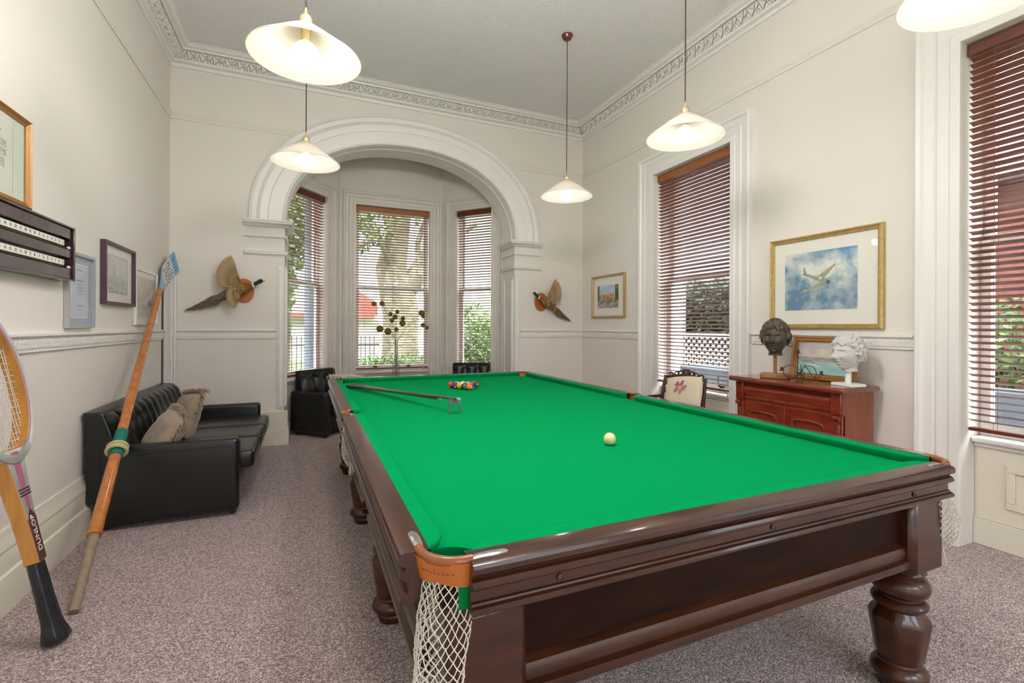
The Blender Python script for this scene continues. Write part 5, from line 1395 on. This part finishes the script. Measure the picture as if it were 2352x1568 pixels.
for x in (-5,-2,.6,5.2,8.2): f.box(x,23.95 if x < 3 else 22.45,.3,x+.9,24.05 if x < 3 else 22.55,1.4)
f.build('house_window', M['greypaint'], t, True, smooth=False)
f = MB(); f.tube([(.045,8.45,-.25),(.045,8.45,4.2)], .075, 12); o = f.build('verandah_post', M['greypaint']); tag(o, 'dark grey verandah post standing outside the left bay window', 'post')
f = MB(); f.box(1.1,10.1,-.25,1.45,10.4,.52); o = f.build('planter_box', M['greypaint'], bevel=.01); tag(o, 'blue-grey planter box at the foot of the hedge outside the middle window', 'planter')
# side yard
t = thing('lattice_screen', 'white diagonal garden lattice screen outside the right window', 'lattice', (6.6, 6.2, -.25))
f = MB(); y0, y1, z0, z1 = 4.6, 7.6, .55, 1.22
import itertools
for k in range(-6, 24):
    for sg in (1,-1):
        a = y0+k*.13
        pts = []
        ya, za, yb, zb = (a, z0, a+(z1-z0), z1) if sg == 1 else (a+(z1-z0), z0, a, z1)
        f.prism([(-.028,0),(.028,0),(.028,1),(-.028,1)], (0,1,0), (0,yb-ya,zb-za), (6.6+(.008 if sg > 0 else 0), ya, za), (.008,0,0))
f.build('lattice', M['white'], t, True, smooth=False)
f = MB(); f.box(6.59,3.8,z1,6.64,8.2,z1+.07); f.box(6.59,3.8,z0-.05,6.64,8.2,z0); f.box(6.58,7.02,-.25,6.66,7.12,2.4); f.build('lattice_frame', M['white'], t, True, smooth=False)
shrub('dark_hedge', 'dark dense hedge above the lattice outside the right window', [((7.0,5.0+.52*i,1.75),(.35,.42,.62)) for i in range(6)]+[((7.0,5.0+.52*i,1.1),(.35,.42,.6)) for i in range(6)], M['leafd'], 2200, .05, 60, 'hedge')
t = thing('storage_unit', 'blue-grey metal storage unit in front of the lattice', 'storage box', (6.1, 5.6, -.25))
f = MB(); f.box(5.85,4.9,-.25,6.35,6.35,.72); bx_ = f.build('case', M['greypaint'], t, True, bevel=.01)
f = MB()
for i in range(1,5): f.box(5.842,4.9+.29*i-.008,-.1,5.85,4.9+.29*i+.008,.66)
f.build('panel_ribs', M['fence'], t, True); f = MB(); f.box(5.83,4.88,.72,6.37,6.37,.75); f.build('lid', M['greypaint'], t, True)
f = MB(); f.box(6.9,8.1,-.25,7.3,10.5,3.6); o = f.build('garden_wall', M['white'], bevel=.01); tag(o, 'pale rendered garden wall beyond the lattice, seen through the right window', 'wall')
f = MB(); f.tube([(4.85,5.30,-.25),(4.85,5.30,4.2)], .045, 10); o = f.build('downpipe', M['greypaint']); tag(o, 'slim dark downpipe just outside the right window', 'pipe')
t = thing('brick_outbuilding', 'red brick building outside the nearest right window', 'building', (9, 2.5, -.25))
f = MB(); f.box(8.5,.5,-.25,11,5.0,3.3); f.build('brick_wall', M['brick'], t, True, smooth=False); f = MB(); f.box(8.3,.3,3.3,11.2,5.2,3.42); f.build('roof', M['fence'], t, True)
shrub('yard_shrub', 'light green shrub outside the nearest right window', [((6.8,2.35,1.2),(.5,.75,.55)), ((6.9,3.2,1.0),(.5,.6,.5)), ((7.0,1.4,1.1),(.5,.6,.5))], M['leaf'], 1300, .055, 80)
f = MB(); f.box(5.9,1.2,-.25,6.3,3.2,.82); o = f.build('yard_bin_store', M['greypaint'], bevel=.01); tag(o, 'grey painted bin store below the light green shrub', 'bin store')

f = MB(); f.box(2.4, -2.9, ZC+.16, XR+TH, 5.6, 7.2); struct(f.build('wall_sun_block', M['white'], smooth=False))  # unseen block added to keep the sun off the side yard hedge

# ------------------------------------------------------------------ light
w = bpy.data.worlds.new('sky'); SC.world = w; w.use_nodes = True; N = w.node_tree.nodes; L = w.node_tree.links
bg = N['Background']; tc = N.new('ShaderNodeTexCoord'); sx = N.new('ShaderNodeSeparateXYZ'); r = N.new('ShaderNodeValToRGB')
L.new(tc.outputs['Generated'], sx.inputs[0]); L.new(sx.outputs['Z'], r.inputs[0]); L.new(r.outputs[0], bg.inputs[0])
# dull near the horizon, much brighter overhead, like a thin overcast
r.color_ramp.elements[0].position = .0; r.color_ramp.elements[0].color = (.105,.108,.115,1); r.color_ramp.elements[1].position = .62; r.color_ramp.elements[1].color = (.86,.94,1,1)
e_ = r.color_ramp.elements.new(.36); e_.color = (.10,.115,.14,1)
bg.inputs[1].default_value = SKY_S
s = bpy.data.lights.new('sun', 'SUN'); s.energy = 3.2; s.angle = radians(1.2); s.color = (1,.95,.86); o = bpy.data.objects.new('sun', s); COL.objects.link(o)
o.rotation_euler = Vector((-.50,-.45,.74)).to_track_quat('Z','Y').to_euler()
def portal(c, nrm, w_, h_):
    l = bpy.data.lights.new('window_portal', 'AREA'); l.shape = 'RECTANGLE'; l.size = w_; l.size_y = h_; l.cycles.is_portal = True
    o = bpy.data.objects.new('window_portal', l); COL.objects.link(o); o.location = c; o.rotation_euler = Vector(nrm).to_track_quat('-Z','Z').to_euler()
for a, b in RW: portal((XR+TH+.02, (a+b)/2, 2.0), (-1,0,0), b-a, 2.6)
for X, s0, s1 in BW:
    c = X @ Vector(((s0+s1)/2, .22, 2.0)); n = X.to_3x3() @ Vector((0,-1,0)); portal(tuple(c), tuple(n), s1-s0, 2.6)
for xc in (0, 2.5): portal((xc, YF-.32, 1.65), (0,1,0), 1.8, 3.3)
# the globes' light
for (i, j) in ((0,1),(0,2),(1,0),(1,1),(1,2)):
    x = (-.008, 2.47)[i]; y = (1.0, 2.62, 4.30)[j]
    l = bpy.data.lights.new('globe_light', 'POINT'); l.energy = LAMP_W; l.color = (1,.93,.88); l.shadow_soft_size = .06
    o = bpy.data.objects.new('globe_light', l); COL.objects.link(o); o.location = (x, y, LZ-.065)

# two fill globes added to brighten the room, out of view above the table
for k, x in enumerate((.2, 1.05)):
    t = thing('fill_lamp', ('left added fill lamp, an unseen opal globe hanging above the near end of the snooker table', 'right added fill lamp, an unseen opal globe hanging above the near end of the snooker table')[k], 'added fill lamp', (x, 1.85, 3.12))
    f = MB(); f.ball((0,0,0), .17, 32, 20); f.build('globe', M['globe'], t); f = MB(); f.tube([(0,0,.16),(0,0,ZC-3.12)], .008, 8); f.build('rod', M['brass'], t); f = MB(); f.lathe([(.06,ZC-3.12),(.06,ZC-3.14),(.03,ZC-3.16),(.001,ZC-3.16)], 20); f.build('ceiling_rose', M['brass'], t)

# ------------------------------------------------------------------ camera
c = bpy.data.cameras.new('camera'); c.lens = 1092/2352*36; c.sensor_width = 36; c.shift_y = -34/2352; c.clip_start = .05
o = bpy.data.objects.new('camera', c); COL.objects.link(o); o.location = (0,0,1.40)
o.rotation_euler = (Matrix.Rotation(radians(-23.4), 3, 'Z') @ Matrix.Rotation(radians(90), 3, 'X') @ Matrix.Rotation(radians(.25), 3, 'Z')).to_euler()
SC.camera = o
SC.view_settings.view_transform = 'Standard'; SC.view_settings.look = 'None'; SC.view_settings.gamma = 1; SC.view_settings.use_curve_mapping = False
SC.view_settings.exposure = EXPO
SC.cycles.max_bounces = 6; SC.cycles.diffuse_bounces = 4; SC.cycles.glossy_bounces = 3; SC.cycles.use_adaptive_sampling = True; SC.cycles.adaptive_threshold = .07; SC.cycles.adaptive_min_samples = 16; SC.cycles.transparent_max_bounces = 12; SC.cycles.sample_clamp_indirect = 6
